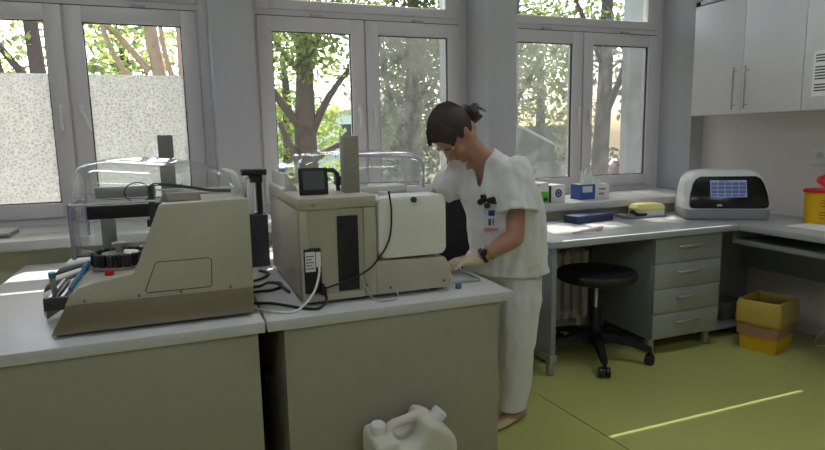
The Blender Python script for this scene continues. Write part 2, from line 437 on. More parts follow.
b.box(-.424, -.36, 2.06, 2.08, .890, .93, .002, mi=1); b.box(-.424, -.345, 2.08, 2.45, .893, .906, mi=2)
b.build('sample_rack', [alu, dgrey, white_p], a1)
teal = M('blue_tube_plastic', (70, 130, 160), .4)
for nm, p0, p1, lab in (('sample_tube', (-.402, 2.12, .926), (-.402, 2.11, 1.0), 'upright test tube with blue cap in the left analyser\'s front rack'),
                        ('sample_tube', (-.365, 2.16, .932), (-.325, 2.30, .985), 'blue test tube lying slanted across the left analyser\'s racks')):
    p0, p1 = Vector(p0), Vector(p1); d = (p1 - p0)
    r = thing(nm, lab, 'test tube', p0)
    b = B(); b.tube([p0, p0 + d * .1, p0 + d * .8], [.006, .0085, .0085], 14); b.build('tube', alu if d.z > .06 else teal, r)
    b = B(); b.tube([p0 + d * .78, p0 + d * 1.02], [.0105, .0105], 14); b.build('cap', teal, r)

# ------------------------------------------------------------------ right analyser
a2 = thing('laboratory_analyser', 'tall beige laboratory analyser with black slot panels and clear hood, on the right bench', 'analyser', (.65, 2.4, .80))
b = B()
b.box(.373, .655, 2.10, 2.82, .815, 1.15, .004)
b.box(.370, .655, 2.072, 2.82, 1.150, 1.192, .006)                   # top band
b.box(.373, .400, 2.074, 2.12, .815, 1.15, .004); b.box(.605, .655, 2.074, 2.12, .815, 1.15, .008)
b.box(.398, .607, 2.080, 2.12, .815, .842, .002)
b.box(.398, .607, 2.086, 2.12, .842, 1.1495)
b.box(.640, .935, 2.20, 2.80, .94, 1.165, .01)
b.build('housing', beige, a2)
b = B(); b.prism([(.648, .817), (.960, .817), (.950, .90), (.928, .937), (.648, .945)], 2.07, 2.70, 'y', .006); b.build('base_cabinet', beige, a2)
for fx in (.41, .62, .90):
    for fy in (2.13, 2.66):
        b = B(); b.cyl((fx, fy, .80), (fx, fy, .8165), .016); b.build('foot', rubber, a2)
b = B(); b.box(.508, .585, 2.078, 2.088, .846, 1.122, .002); b.box(.512, .516, 2.0755, 2.079, .9, 1.1); b.box(.522, .545, 2.076, 2.079, 1.075, 1.10, .002); b.build('slot_panel', black, a2)
b = B(); b.box(.381, .443, 2.0705, 2.090, .850, 1.012, .002)
pw = b.build('power_inlet', black, a2)
b = B(); b.box(.385, .421, 2.069, 2.0712, .930, 1.002); b.box(.4235, .441, 2.069, 2.0712, .945, 1.0)
lb = b.build('rating_label', paper, pw)
b = B()
for k in range(5): b.box(.388, .388 + .028 - (k % 2) * .008, 2.0684, 2.0692, .94 + k * .011, .944 + k * .011)
b.build('label_print', mgrey, lb)
b = B(); b.box(.409, .435, 2.0712, 2.0722, 1.1665, 1.1685); b.box(.421, .423, 2.0712, 2.0722, 1.158, 1.177); b.build('key_mark', beige_d, a2)
for sx, sz in ((.61, .86), (.70, .84), (.92, .845)):
    b = B(); b.cyl((sx, 2.0735, sz), (sx, 2.066, sz), .005, n=12); b.build('screw', mgrey, a2)
b = B(); b.box(.573, .632, 2.20, 2.262, 1.191, 1.408, .003); b.build('lift_tower', M('tower_grey', (150, 146, 132), .5), a2)
b = B(); b.prism([(.372, 1.19), (.43, 1.19), (.43, 1.20), (.392, 1.262), (.384, 1.262), (.384, 1.205), (.372, 1.2)], 2.42, 2.80, 'y', .003); b.build('cover_flap', M('cover_grey', (206, 203, 192), .4), a2)
b = B(); ring = []
for z, k, ky in ((1.192, 1, 1), (1.23, 1, 1), (1.27, .992, .985), (1.30, .97, .95), (1.32, .93, .88), (1.335, .84, .74), (1.343, .66, .5), (1.346, .35, .25)):
    rr = rrect(.545 * k, .42 * ky, .05 * k + .02, 5)
    ring.append([(.690 + x, 2.50 + y, z) for x, y in rr])
b.loft(ring, False); t = bmesh.new(); t.faces.new([t.verts.new(p) for p in ring[-1]]); b.merge(t)
h2 = b.build('clear_hood', hood_m, a2)
b = B(); b.tube([(.935, 2.30, 1.19), (.938, 2.30, 1.25), (.93, 2.30, 1.288), (.90, 2.30, 1.312), (.80, 2.30, 1.322), (.65, 2.30, 1.328)], .004, 8, smooth=5)
b.tube([(.655, 2.30, 1.22), (.92, 2.30, 1.215)], .0025, 6)
b.build('hood_edge', edge_m, h2)
b = B(); b.tube([(.50, 2.33, 1.275), (.56, 2.33, 1.275), (.575, 2.33, 1.26), (.58, 2.33, 1.192)], [.008, .009, .011, .009], 8); b.box(.566, .594, 2.32, 2.345, 1.215, 1.25, .003)
b.build('nozzle', black, a2)
b = B(); b.box(.66, .90, 2.40, 2.62, 1.165, 1.195, .004); b.box(.70, .74, 2.45, 2.5, 1.195, 1.25); b.build('sample_stage', white_p, a2)

ts = thing('touchscreen', 'small black tablet screen standing on the right analyser', 'screen', (.455, 2.2, 1.192))
tilt = Matrix.Translation((.452, 2.19, 1.193)) @ Matrix.Rotation(-.12, 4, 'X')
b = B(); b.prism(rrect(.108, .100, .006, cy=.050), -.006, .008, 'y', .0015, mat=tilt); b.build('bezel', black, ts)
b = B(); b.prism(rrect(.080, .070, .002, cy=.054), -.0075, -.0055, 'y', mat=tilt); b.build('display', M('off_display', (88, 92, 92), .25), ts)
b = B(); b.box(.425, .48, 2.20, 2.255, 1.192, 1.198, .002); b.box(.445, .46, 2.2, 2.215, 1.196, 1.26); b.build('stand', black, ts)

tank = thing('water_tank', 'translucent white plastic water tank on the front of the right analyser', 'tank', (.79, 2.13, .94))
tankm = M('milky_plastic', (242, 242, 236), .4, var=.03)
b = B(); b.prism(rrect(.276, .233, .030, 6, .798, 1.066), 2.072, 2.196, 'y', .010); b.build('tank_body', tankm, tank)
b = B(); b.cyl((.80, 2.075, 1.167), (.80, 2.062, 1.167), .011); b.build('vent_plug', dgrey, tank)
b = B(); b.cyl((.70, 2.13, 1.182), (.70, 2.13, 1.198), .02); b.build('cap', white_p, tank)

# cables on the benches
def cable(pts, r, mat, label, loc, cat='cable', name='power_cable', group=None):
    b = B(); b.tube(pts, r, 8, smooth=7); return single(b, name, mat, label, cat, loc, group)
z0 = .8055
cable([(.205, 2.20, z0), (.27, 2.17, z0), (.33, 2.10, z0), (.375, 2.045, z0), (.42, 2.03, z0), (.45, 2.045, .83), (.4435, 2.056, .86), (.444, 2.062, .885)], .0055, black, 'black power cable looping below the black inlet of the right analyser', (.2, 2.2, .8))
cable([(.205, 2.36, z0), (.25, 2.35, z0 + .004), (.30, 2.36, z0), (.34, 2.40, z0), (.35, 2.47, z0), (.30, 2.50, z0)], .006, black, 'black cable on the bench gap, looping nearest the right analyser\'s side', (.2, 2.36, .8))
cable([(.205, 2.46, z0), (.26, 2.45, z0), (.30, 2.43, z0 + .016), (.335, 2.385, z0 + .014), (.36, 2.30, z0)], .006, black, 'black cable crossing behind the other loops between the two analysers', (.2, 2.46, .8))
cable([(.205, 2.56, z0), (.25, 2.56, z0), (.30, 2.60, z0), (.33, 2.68, z0), (.30, 2.75, z0)], .006, black, 'black cable between the analysers reaching back to the dark grey device', (.2, 2.56, .8))
cable([(.70, 2.06, 1.205), (.708, 2.058, 1.12), (.695, 2.06, 1.02), (.64, 2.062, .94), (.59, 2.066, .905), (.53, 2.066, .885), (.455, 2.06, .868)], .0035, black, 'thin black lead hanging down the white water tank to the black slot panel', (.7, 2.06, .9), 'cable', 'data_cable')
cable([(.205, 2.12, .806), (.28, 2.04, .806), (.34, 2.02, .81), (.40, 2.03, .86), (.428, 2.05, .92), (.432, 2.062, .95)], .0045, white_p, 'white tube curving up to the right analyser\'s power inlet', (.3, 2.03, .8), 'tube', 'plastic_tube')
cable([(.59, 2.062, .90), (.60, 2.05, .85), (.63, 2.03, .81), (.68, 2.02, .806), (.715, 2.03, .812), (.716, 2.055, .84)], .003, M('clear_tube', (200, 200, 190), .3, trans=.5), 'thin clear tube drooping under the front of the right analyser', (.6, 2.03, .8), 'tube', 'plastic_tube')
b = B(); b.box(.434, .454, 2.045, 2.066, .845, .875, .005); single(b, 'cable_plug', rubber, 'black plug hanging beside the power inlet of the right analyser', 'plug', (.444, 2.055, .845))

dv = thing('bench_device', 'dark grey device with upright pale plate in the gap between the analysers', 'device', (.28, 2.95, .80))
b = B(); b.box(.235, .365, 2.86, 3.10, .80, 1.05, .006); b.build('base_unit', dgrey, dv)
b = B(); b.box(.276, .306, 2.88, 3.06, 1.05, 1.225, .008); b.build('upright_plate', white_p, dv)
b = B(); b.box(.324, .348, 2.89, 2.94, 1.05, 1.24); b.box(.258, .372, 2.87, 2.96, 1.235, 1.262, .003); b.box(.292, .352, 2.88, 2.95, 1.20, 1.236); b.build('top_bracket', black, dv)
b = B(); b.box(.262, .267, 2.9, 2.98, 1.09, 1.2); b.build('status_strip', chrome, dv)

# tray under the hand, blue cap
tr = thing('plate_tray', 'flat clear plastic tray under the gloved hand on the right bench', 'tray', (1.07, 2.25, .80))
b = B(); b.box(.985, 1.125, 2.16, 2.40, .80, .803); 
for a in ((.985, .989, 2.16, 2.40), (1.121, 1.125, 2.16, 2.40), (.985, 1.125, 2.16, 2.164), (.985, 1.125, 2.396, 2.40)): b.box(*a, .80, .812)
b.build('tray_body', M('tray_plastic', (215, 220, 222), .3, trans=.3), tr)
b = B(); b.lathe([(.011, 0), (.013, .003), (.013, .016), (.009, .018)], (.993, 2.09, .80), 16); single(b, 'tube_cap', teal, 'small blue cap on the bench at the right analyser\'s front corner', 'cap', (.993, 2.09, .80))

# papers on the left sill
b = B(); b.box(-1.10, -.86, 3.60, 3.82, .92, .935, .002); b.box(-1.09, -.865, 3.61, 3.83, .935, .945, .001, mi=1)
single(b, 'document_folder', [mgrey, M('grey_paper', (190, 190, 192), .6)], 'grey document folder lying on the window sill at far left', 'folder', (-1, 3.7, .92))

# ------------------------------------------------------------------ jerrycan
jc = thing('jerrycan', 'white plastic jerrycan standing before the right bench', 'canister', (.68, 1.87, 0))
jm = M('jerrycan_plastic', (224, 222, 208), .42, var=.03, trans=.12)
b = B()
prof = [(.505, .0), (.845, .0), (.852, .02), (.852, .352), (.842, .385), (.775, .436), (.73, .452), (.712, .440), (.704, .405), (.685, .372), (.620, .368), (.606, .385), (.600, .402), (.575, .408), (.52, .405), (.505, .39)]
b.prism(prof, 1.765, 1.965, 'y', .022, seg=3)
b.tube([(.588, 1.865, .38), (.592, 1.865, .412), (.612, 1.865, .428), (.66, 1.865, .436), (.715, 1.865, .447), (.745, 1.865, .440), (.745, 1.865, .42)], [.024, .021, .02, .019, .022, .028, .03], 12, smooth=4)
JM = Matrix(((.87, 0, 0, .0985), (0, .95, 0, .0935), (0, 0, .945, 0), (0, 0, 0, 1)))
b.bm.transform(JM)
nb = bake(b, .007, 5); nb.build('can_body', jm, jc)
b = B(); b.lathe([(.030, 0), (.031, .004), (.031, .036), (.025, .042), (.012, .042)], (.545, 1.865, .402), 24); b.bm.transform(JM); b.build('cap', white_p, jc)
capm = Matrix.Translation((.795, 1.865, .418)) @ Matrix.Rotation(math.radians(42), 4, 'Y')
b = B(); b.lathe([(.027, -.012), (.031, 0), (.031, .034), (.026, .040), (.012, .040)], (0, 0, 0), 24, mat=capm); b.bm.transform(JM); b.build('cap', white_p, jc)

# ------------------------------------------------------------------ window desk
dk = thing('desk', 'grey laminate desk under the right window with open knee space', 'desk', (2.6, 3.15, 0))
b = B(); b.box(1.895, 3.322, 2.78, 3.525, .762, .80, .003); b.build('worktop', desk_t, dk)
b = B(); b.box(1.915, 1.948, 2.80, 3.50, .13, .7615, .002); b.build('side_panel', desk_m, dk)
b = B(); b.box(1.905, 1.955, 2.79, 3.50, .085, .1295, .004); b.build('foot_rail', alu, dk)
for fy in (2.81, 3.44):
    b = B(); b.box(1.915, 1.945, fy, fy + .04, 0, .0845, .003); b.build('foot', alu, dk)
b = B(); b.box(1.95, 2.66, 3.46, 3.475, .60, .7615); b.build('back_rail', desk_m, dk)
dr = thing('drawer_unit', 'grey four-drawer unit standing under the desk', 'drawer unit', (2.94, 3.12, 0))
b = B(); b.box(2.672, 3.212, 2.835, 3.42, .105, .7605, .002); b.build('carcass', desk_m, dr)
for k in range(4):
    zt = .752 - k * .1615
    b = B(); b.box(2.672, 3.212, 2.812, 2.8345, zt - .158, zt, .002); d = b.build('drawer', M('drawer_front', (158, 160, 154), .42, var=.04), dr)
    b = B(); zz = zt - .06; b.tube([(2.86, 2.812, zz - .003), (2.87, 2.795, zz), (2.92, 2.786, zz + .003), (2.97, 2.786, zz + .003), (3.02, 2.797, zz), (3.035, 2.812, zz - .003)], [.009, .0105, .011, .011, .0105, .009], 8, smooth=3); b.build('handle', alu, d)
for fx in (2.69, 3.155):
    for fy in (2.86, 3.35):
        b = B(); b.box(fx, fx + .04, fy, fy + .04, 0, .1045, .003); b.build('foot', alu, dr)

rd = thing('side_desk', 'grey desk along the right wall with pull-out keyboard shelf', 'desk', (3.65, 2.3, 0))
b = B(); b.box(3.324, 3.965, .85, 3.525, .762, .80, .003); b.build('worktop', desk_t, rd)
b = B(); b.box(3.345, 3.78, .95, 2.83, .668, .690, .003); b.box(3.345, 3.36, .95, 2.83, .690, .70); b.build('keyboard_shelf', desk_m, rd)
for yy in (2.831, .92):
    b = B(); b.box(3.345, 3.80, yy, yy + .02, .668, .7615); b.build('shelf_hanger', desk_m, rd)
b = B(); b.box(3.87, 3.89, .9, 3.2, .40, .7615); b.build('modesty_panel', desk_m, rd)
b = B(); b.box(3.36, 3.93, 3.2, 3.225, .02, .7615); b.build('side_panel', desk_m, rd)
b = B(); b.box(3.36, 3.93, .86, .885, .02, .7615); b.build('side_panel', desk_m, rd)
b = B(); b.box(3.24, 3.86, 2.90, 3.18, .06, .08, .003); b.box(3.24, 3.26, 3.02, 3.18, 0, .06); b.box(3.82, 3.86, 3.0, 3.18, 0, .06); 
single(b, 'low_shelf', desk_m, 'low grey shelf board in the dark corner beside the drawer unit', 'shelf', (3.5, 3.05, 0))
b = B(); b.box(3.47, 3.68, 3.0, 3.16, .0805, .20, .006); single(b, 'storage_box', M('dim_box', (120, 122, 124), .6), 'grey box on the low shelf in the corner under the desks', 'box', (3.58, 3.08, .08))

# radiator
ra = thing('radiator', 'pale cast-iron column radiator behind the stool', 'radiator', (2.35, 3.47, .08))
rm = M('radiator_enamel', (238, 222, 212), .45)
for k in range(8):
    x = 2.08 + k * .078
    b = B(); b.prism(rrect(.052, .50, .024, 5, x, .34), 3.42, 3.51, 'y', .012); b.build('section', rm, ra)
for q in (.14, .54):
    b = B(); b.cyl((2.05, 3.465, q), (2.66, 3.465, q), .018); b.build('connector', rm, ra)
for q in (2.10, 2.60):
    b = B(); b.cyl((q, 3.465, 0), (q, 3.465, .1), .015); b.build('foot', rm, ra)

# ------------------------------------------------------------------ stool
sc_ = Vector((2.35, 2.96, 0))
st = thing('stool', 'black round stool on five castors under the desk edge', 'stool', sc_)
b = B(); b.lathe([(.02, .500), (.21, .500), (.232, .508), (.243, .525), (.243, .545), (.234, .558), (.20, .565), (.05, .567)], sc_, 40); b.build('seat', M('black_vinyl', (30, 30, 34), .45, bump=.1), st)
b = B(); b.box(sc_.x - .09, sc_.x + .09, sc_.y - .09, sc_.y + .09, .482, .4995, .004); b.build('seat_plate', black, st)
b = B(); b.cyl(sc_ + Vector((0, 0, .30)), sc_ + Vector((0, 0, .4815)), .014); b.build('gas_lift', chrome, st)
b = B(); b.lathe([(.045, .095), (.045, .17), (.036, .18), (.033, .315), (.026, .325), (.02, .325)], sc_, 24); b.build('column_sleeve', black, st)
for k in range(5):
    a = math.radians(-118 + 72 * k); d = Vector((math.cos(a), math.sin(a), 0)); e = d.cross(Vector((0, 0, 1)))
    rings = []
    for u, w_, zt_, zb_ in ((.03, .036, .175, .10), (.12, .032, .170, .115), (.22, .026, .145, .105), (.31, .02, .115, .085), (.335, .018, .108, .085)):
        c0 = sc_ + d * u
        rings.append([c0 + e * w_ + Vector((0, 0, zb_)), c0 + e * w_ * .8 + Vector((0, 0, zt_)), c0 - e * w_ * .8 + Vector((0, 0, zt_)), c0 - e * w_ + Vector((0, 0, zb_))])
    b = B(); b.loft(rings); b.build('leg', black, st)
    c0 = sc_ + d * .325
    b = B(); b.cyl(c0 + Vector((0, 0, .055)), c0 + Vector((0, 0, .088)), .012, n=12)
    for s_ in (-.02, .02): b.cyl(c0 + e * (s_ - .011) + Vector((0, 0, .030)), c0 + e * (s_ + .011) + Vector((0, 0, .030)), .030, n=20)
    b.cyl(c0 - e * .03 + Vector((0, 0, .030)), c0 + e * .03 + Vector((0, 0, .030)), .008, n=10)
    b.box(-.02, .02, -.012, .012, .048, .062, .004, mat=Matrix.Translation(c0))
    b.build('castor', black, st)

# ------------------------------------------------------------------ waste bin
bn = thing('waste_bin', 'yellow waste bin lined with a yellow bag on the floor by the right desk', 'bin', (3.475, 2.665, 0), math.radians(18))
b = B(); w0, d0 = .32, .25
def rect(w, d, z, r=.02): return [(x, y, z) for x, y in rrect(w, d, r, 3)]
b.loft([rect(.28, .215, 0), rect(.285, .22, .01), rect(.305, .235, .20), rect(.305, .235, .21)]); b.build('bin_body', M('bin_yellow', (220, 176, 30), .5, var=.06), bn, local=True)
b = B(); b.loft([rect(.315, .243, .10), rect(.318, .247, .11), rect(.328, .255, .20), rect(.324, .25, .21)]); b.build('card_band', M('brown_band', (176, 128, 104), .7, var=.08), bn, local=True)
b = B(); rings = []
random.seed(3)
for z, k in ((.175, 1.02), (.20, 1.05), (.25, 1.04), (.30, 1.02), (.325, .97), (.33, .90), (.31, .86), (.24, .84)):
    rr = rrect(.333 * k, .258 * k, .03, 6)
    rings.append([(x + .004 * noise.noise(Vector((x * 30, y * 30, z * 20))), y + .006 * noise.noise(Vector((x * 25, y * 30, z * 14 + 5))), z + .012 * noise.noise(Vector((x * 14, y * 14, 3)))) for x, y in rr])
b.loft(rings, False); bag = b.build('bin_bag', M('yellow_bag', (206, 178, 84), .35, var=.1, trans=.15), bn, local=True)
sm = bag.modifiers.new('thick', 'SOLIDIFY'); sm.thickness = .002
b = B(); b.box(-.10, .06, -.1285, -.125, .183, .188); b.build('slot', dgrey, bn, local=True)
cable([(3.965, 2.40, .12), (3.88, 2.45, .03), (3.78, 2.52, .008), (3.86, 2.60, .008), (3.96, 2.62, .05)], .005, white_p, 'white cable lying on the floor behind the yellow bin', (3.85, 2.5, 0))

# ------------------------------------------------------------------ screen instrument (rotated) on the desk corner
pc = thing('benchtop_instrument', 'rounded white benchtop instrument with black touchscreen on the desk corner', 'instrument', (3.515, 3.11, .80), math.radians(-31))
def irect(w, y0, y1, z, r): return [(x, y, z) for x, y in rrect(w, y1 - y0, r, 6, 0, (y0 + y1) / 2)]
b = B(); b.loft([irect(.53, -.175, .165, .004, .05), irect(.54, -.18, .17, .012, .05), irect(.54, -.18, .17, .068, .05), irect(.535, -.175, .17, .072, .05)]); b.build('base', M('silver_plastic', (150, 152, 154), .4), pc, local=True)
b = B(); b.loft([irect(.535, -.178, .17, .072, .05), irect(.532, -.172, .17, .10, .055), irect(.518, -.150, .168, .20, .06), irect(.49, -.130, .165, .265, .065), irect(.45, -.112, .158, .300, .07), irect(.40, -.085, .14, .322, .075), irect(.30, -.03, .10, .333, .06)])
b.build('shell', M('instrument_white', (222, 224, 224), .3, coat=.3), pc, local=True)
slope = math.atan2(.058, .2)
fm = Matrix.Translation((0, -.178, .088)) @ Matrix.Rotation(-slope, 4, 'X')
def front(poly, d0, d1): 
    bb = B(); bb.prism(poly, d0, d1, 'y', .0012, mat=fm); return bb
outl = []
for x, z in [(-.225, -.008), (.225, -.008), (.243, .0), (.249, .025), (.242, .09), (.224, .16), (.205, .195), (.175, .212), (-.175, .212), (-.205, .195), (-.224, .16), (-.242, .09), (-.249, .025), (-.243, .0)]: outl.append((x, z))
front(outl, -.006, .02).build('front_panel', M('gloss_black', (16, 16, 18), .18), pc, local=True)
dis = front([(-.115, .068), (.115, .068), (.115, .185), (-.115, .185)], -.0075, -.004).build('display', M('lit_display', (120, 134, 176), .3, emit=.32), pc, local=True)
bb = B()
for k in range(6): bb.prism([(-.11 + k * .044, .074), (-.074 + k * .044, .074), (-.074 + k * .044, .088), (-.11 + k * .044, .088)] if k < 5 else [(-.06, .176), (.0, .176), (.0, .181), (-.06, .181)], -.0085, -.0072, 'y', mat=fm)
for k in range(5):
    for j in range(3):
        x = -.11 + k * .0445; z = .094 + j * .027
        bb.prism([(x, z), (x + .040, z), (x + .040, z + .022), (x, z + .022)], -.0085, -.0072, 'y', mat=fm)
bb.build('display_cells', M('lit_cells', (70, 80, 122), .3, emit=.22), dis, local=True)
front(rrect(.035, .014, .005, 3, -.06, .012), -.0075, -.004).build('logo', alu, pc, local=True)

# sharps container
shp = thing('sharps_container', 'yellow round sharps container with red lid on the right desk', 'container', (3.832, 2.615, .80))
c0 = Vector((3.832, 2.615, .80))
b = B(); b.lathe([(.090, 0), (.094, .004), (.099, .19), (.10, .20)], c0, 36); can = b.build('can', yellow, shp)
b = B(); b.lathe([(.106, .198), (.107, .202), (.107, .214), (.10, .218), (.04, .220)], c0, 36); b.build('lid', red, shp)
lm = Matrix.Translation((3.826, 2.595, 1.05)) @ Matrix.Rotation(math.radians(28), 4, 'X') @ Matrix.Rotation(math.radians(-8), 4, 'Y')
b = B(); b.lathe([(.05, -.006), (.058, 0), (.058, .012), (.045, .03), (.02, .038)], (0, 0, .01), 24, mat=lm); b.tube([(0, 0, .02), (0, .03, .05), (0, .01, .075)], .006, mat=lm); b.build('flap', red, shp)
b = B()
for k, (a0, a1_, zz) in enumerate(((-2.62, -2.25, .135), (-2.6, -2.3, .115), (-2.66, -2.2, .075), (-2.64, -2.3, .058), (-2.62, -2.35, .04), (-2.5, -2.25, .150))):
    n_ = 7; r_ = .0955 + .005 * zz / .19
    P = [(c0.x + (r_ + .0012) * math.cos(a0 + (a1_ - a0) * q / n_ + .0), c0.y + (r_ + .0012) * math.sin(a0 + (a1_ - a0) * q / n_), c0.z + zz) for q in range(n_ + 1)]
    b.tube(P, .0022, 5)
b.build('print_lines', M('label_red_print', (160, 60, 20), .6), can)
b = B(); b.box(3.52, 3.74, 2.30, 2.62, .80, .8015, mat=None); single(b, 'paper_sheet', paper, 'white paper sheet on the right desk in front of the sharps container', 'paper', (3.63, 2.46, .80))

# outlet & plug
ol = thing('wall_outlet', 'white wall socket on the right wall under the cabinet', 'outlet', (3.965, 2.74, 1.22))
b = B(); b.box(3.956, 3.9695, 2.57, 2.80, 1.165, 1.285, .004); b.build('cover_plate', white_p, ol)
for yy in (2.63, 2.74):
    b = B(); b.cyl((3.9565, yy, 1.225), (3.953, yy, 1.225), .022); b.build('socket_face', M('socket_grey', (190, 190, 188), .5), ol)
cable([(3.949, 2.63, 1.225), (3.925, 2.63, 1.222), (3.915, 2.63, 1.19), (3.93, 2.63, 1.12), (3.952, 2.63, 1.03), (3.957, 2.63, .90), (3.957, 2.64, .84), (3.955, 2.75, .81)], .0085, black, 'black power cable hanging from the wall socket behind the sharps container', (3.93, 2.65, .9))

# ------------------------------------------------------------------ wall cabinets
edge_dark = M('cabinet_gap', (70, 70, 70), .7)
def wall_cab(label, y0, y1, z0, z1, glazed, loc):
    r = thing('wall_cabinet', label, 'cabinet', loc, group=None)
    xf = 3.64
    if glazed:
        b = B()
        for a in ((y0, y0 + .018, z0, z1), (y1 - .018, y1, z0, z1)): b.box(xf + .02, 3.968, *a)
        b.box(xf + .02, 3.968, y0, y1, z0, z0 + .018); b.box(xf + .02, 3.968, y0, y1, z1 - .018, z1); b.box(3.955, 3.968, y0, y1, z0, z1)
        b.build('carcass', cab_m, r)
    else:
        b = B(); b.box(xf + .021, 3.968, y0, y1, z0, z1, .001); b.build('carcass', cab_m, r)
    ym = (y0 + y1) / 2
    for k, (a, c) in enumerate(((ym + .002, y1 - .001), (y0 + .001, ym - .002))):
        if glazed:
            b = B()
            for q in ((a, a + .045, z0 + .001, z1), (c - .045, c, z0 + .001, z1), (a, c, z0 + .001, z0 + .03), (a, c, z1 - .045, z1)): b.box(xf, xf + .019, *q, .002)
            d = b.build('door', M('glazed_door_frame', (150, 150, 152), .4, metal=.4), r)
            b = B(); b.box(xf + .008, xf + .012, a + .04, c - .04, z0 + .025, z1 - .04); b.build('pane', glass_m, d)
        else:
            b = B(); b.box(xf, xf + .019, a, c, z0 + .001, z1 - .001, .0015); d = b.build('door', cab_m, r)
            hy = a + .045 if k == 0 else c - .045
            b = B(); b.cyl((xf - .03, hy, 1.545), (xf - .03, hy, 1.835), .0065, n=12)
            for hz in (1.575, 1.805): b.cyl((xf - .03, hy, hz), (xf, hy, hz), .005, n=10)
            b.build('handle', chrome, d)
    return r
wall_cab('grey two-door wall cabinet above the screen instrument', 2.668, 3.532, 1.515, 2.305, False, (3.8, 3.1, 1.515))['group'] = 'two-door wall cabinets'
wall_cab('grey two-door wall cabinet with a printed notice on its door', 1.80, 2.664, 1.515, 2.305, False, (3.8, 2.2, 1.515))['group'] = 'two-door wall cabinets'
wall_cab('glass-fronted upper cabinet at the top of the picture next to the window', 2.668, 3.532, 2.309, 2.75, True, (3.8, 3.1, 2.309))['group'] = 'glass-fronted upper cabinets'
wall_cab('glass-fronted upper cabinet farther from the window', 1.80, 2.664, 2.309, 2.75, True, (3.8, 2.2, 2.309))['group'] = 'glass-fronted upper cabinets'
b = B(); b.box(3.80, 3.92, 3.30, 3.40, 2.327, 2.48, .004); single(b, 'carton', white_p, 'white carton behind the glass of the upper cabinet', 'box', (3.86, 3.35, 2.327))
nt = thing('notice_sheet', 'printed paper notice taped to the wall cabinet door', 'notice', (3.638, 2.50, 1.73))
b = B(); b.box(3.6375, 3.6395, 2.395, 2.603, 1.597, 1.868); b.build('sheet', paper, nt)
b = B()
random.seed(11)
for k in range(13):
    zz = 1.845 - k * .0175
    if k in (3, 9): continue
    b.box(3.6368, 3.6376, 2.42 + random.random() * .05, 2.588, zz - .008, zz)
b.build('print_lines', M('ink', (70, 70, 74), .7), nt)

# ------------------------------------------------------------------ things on the desk and sill
fb = thing('flat_box', 'flat dark blue cardboard box on the desk under the window', 'box', (2.60, 3.36, .80), math.radians(8))
b = B(); b.box(-.17, .17, -.055, .075, 0, .036, .003); b.build('box_base', blue_box, fb, local=True)
b = B(); b.box(-.173, .173, -.058, .078, .0365, .050, .003); b.build('box_lid', M('blue_lid', (52, 66, 110), .5), fb, local=True)
ty = thing('desk_tray', 'flat pale grey tray on the desk holding a sponge-like yellow pack', 'tray', (3.06, 3.37, .80), math.radians(-3))
b = B(); b.loft([rect(.30, .15, 0), rect(.32, .17, .016), rect(.325, .175, .018), rect(.31, .16, .017), rect(.29, .14, .005)]); b.build('tray_body', M('tray_grey', (176, 180, 184), .4), ty, local=True)
yp = thing('tissue_pack', 'white pack with pale yellow top lying in the grey desk tray', 'pack', (3.10, 3.37, .8065), math.radians(-10))
b = B(); b.box(-.115, .115, -.05, .05, 0, .045, .008); b.build('pack_body', white_p, yp, local=True)
b = B(); b.loft([rect(.235, .105, .0455, .015), rect(.24, .11, .06, .015), rect(.21, .085, .085, .02), rect(.15, .05, .092, .02)]); b.build('yellow_top', M('pale_yellow', (232, 224, 138), .6, var=.1), yp, local=True)
b = B(); b.tube([(2.925, 3.34, .835), (2.935, 3.33, .848), (2.955, 3.32, .834), (2.985, 3.31, .824), (3.03, 3.29, .829)], [.006, .016, .014, .012, .010], 10, smooth=3)
single(b, 'hand_scanner', black, 'black hand-held gadget lying in the grey tray beside the yellow pack', 'gadget', (2.96, 3.32, .82))
def sheet(pts, label, z=.80, th=.0012, mat=paper, name='paper_sheet', cat='paper', group='paper sheets on the window desk'):
    cx = sum(p[0] for p in pts) / len(pts); cy = sum(p[1] for p in pts) / len(pts)
    b = B(); b.prism(pts, z, z + th, 'z'); return single(b, name, mat, label, cat, (cx, cy, z), group)
sheet([(2.91, 3.20), (3.20, 3.15), (3.33, 3.33), (3.03, 3.40)][:4] if False else [(2.93, 3.12), (3.20, 3.12), (3.24, 3.28), (2.96, 3.275)], 'white paper sheet on the desk between the tray and the instrument')
sheet([(2.07, 3.20), (2.33, 3.16), (2.40, 3.44), (2.14, 3.47)], 'white paper sheet at the left back of the window desk')
sheet([(2.06, 2.98), (2.33, 2.93), (2.42, 3.15), (2.12, 3.19)], 'white paper sheet at the front left corner of the window desk', .8014)
sheet([(2.44, 3.10), (2.70, 3.06), (2.74, 3.27), (2.48, 3.29)], 'white paper sheet in front of the flat blue box')
b = B(); b.tube([(2.17, 2.96, .808), (2.26, 2.975, .810), (2.36, 2.99, .814), (2.43, 3.02, .815)], [.005, .009, .012, .010], 10, smooth=3)
single(b, 'rolled_swab', M('pinkish_wrap', (226, 204, 200), .6), 'pinkish wrapped roll lying on papers at the desk front', 'roll', (2.3, 2.98, .80))
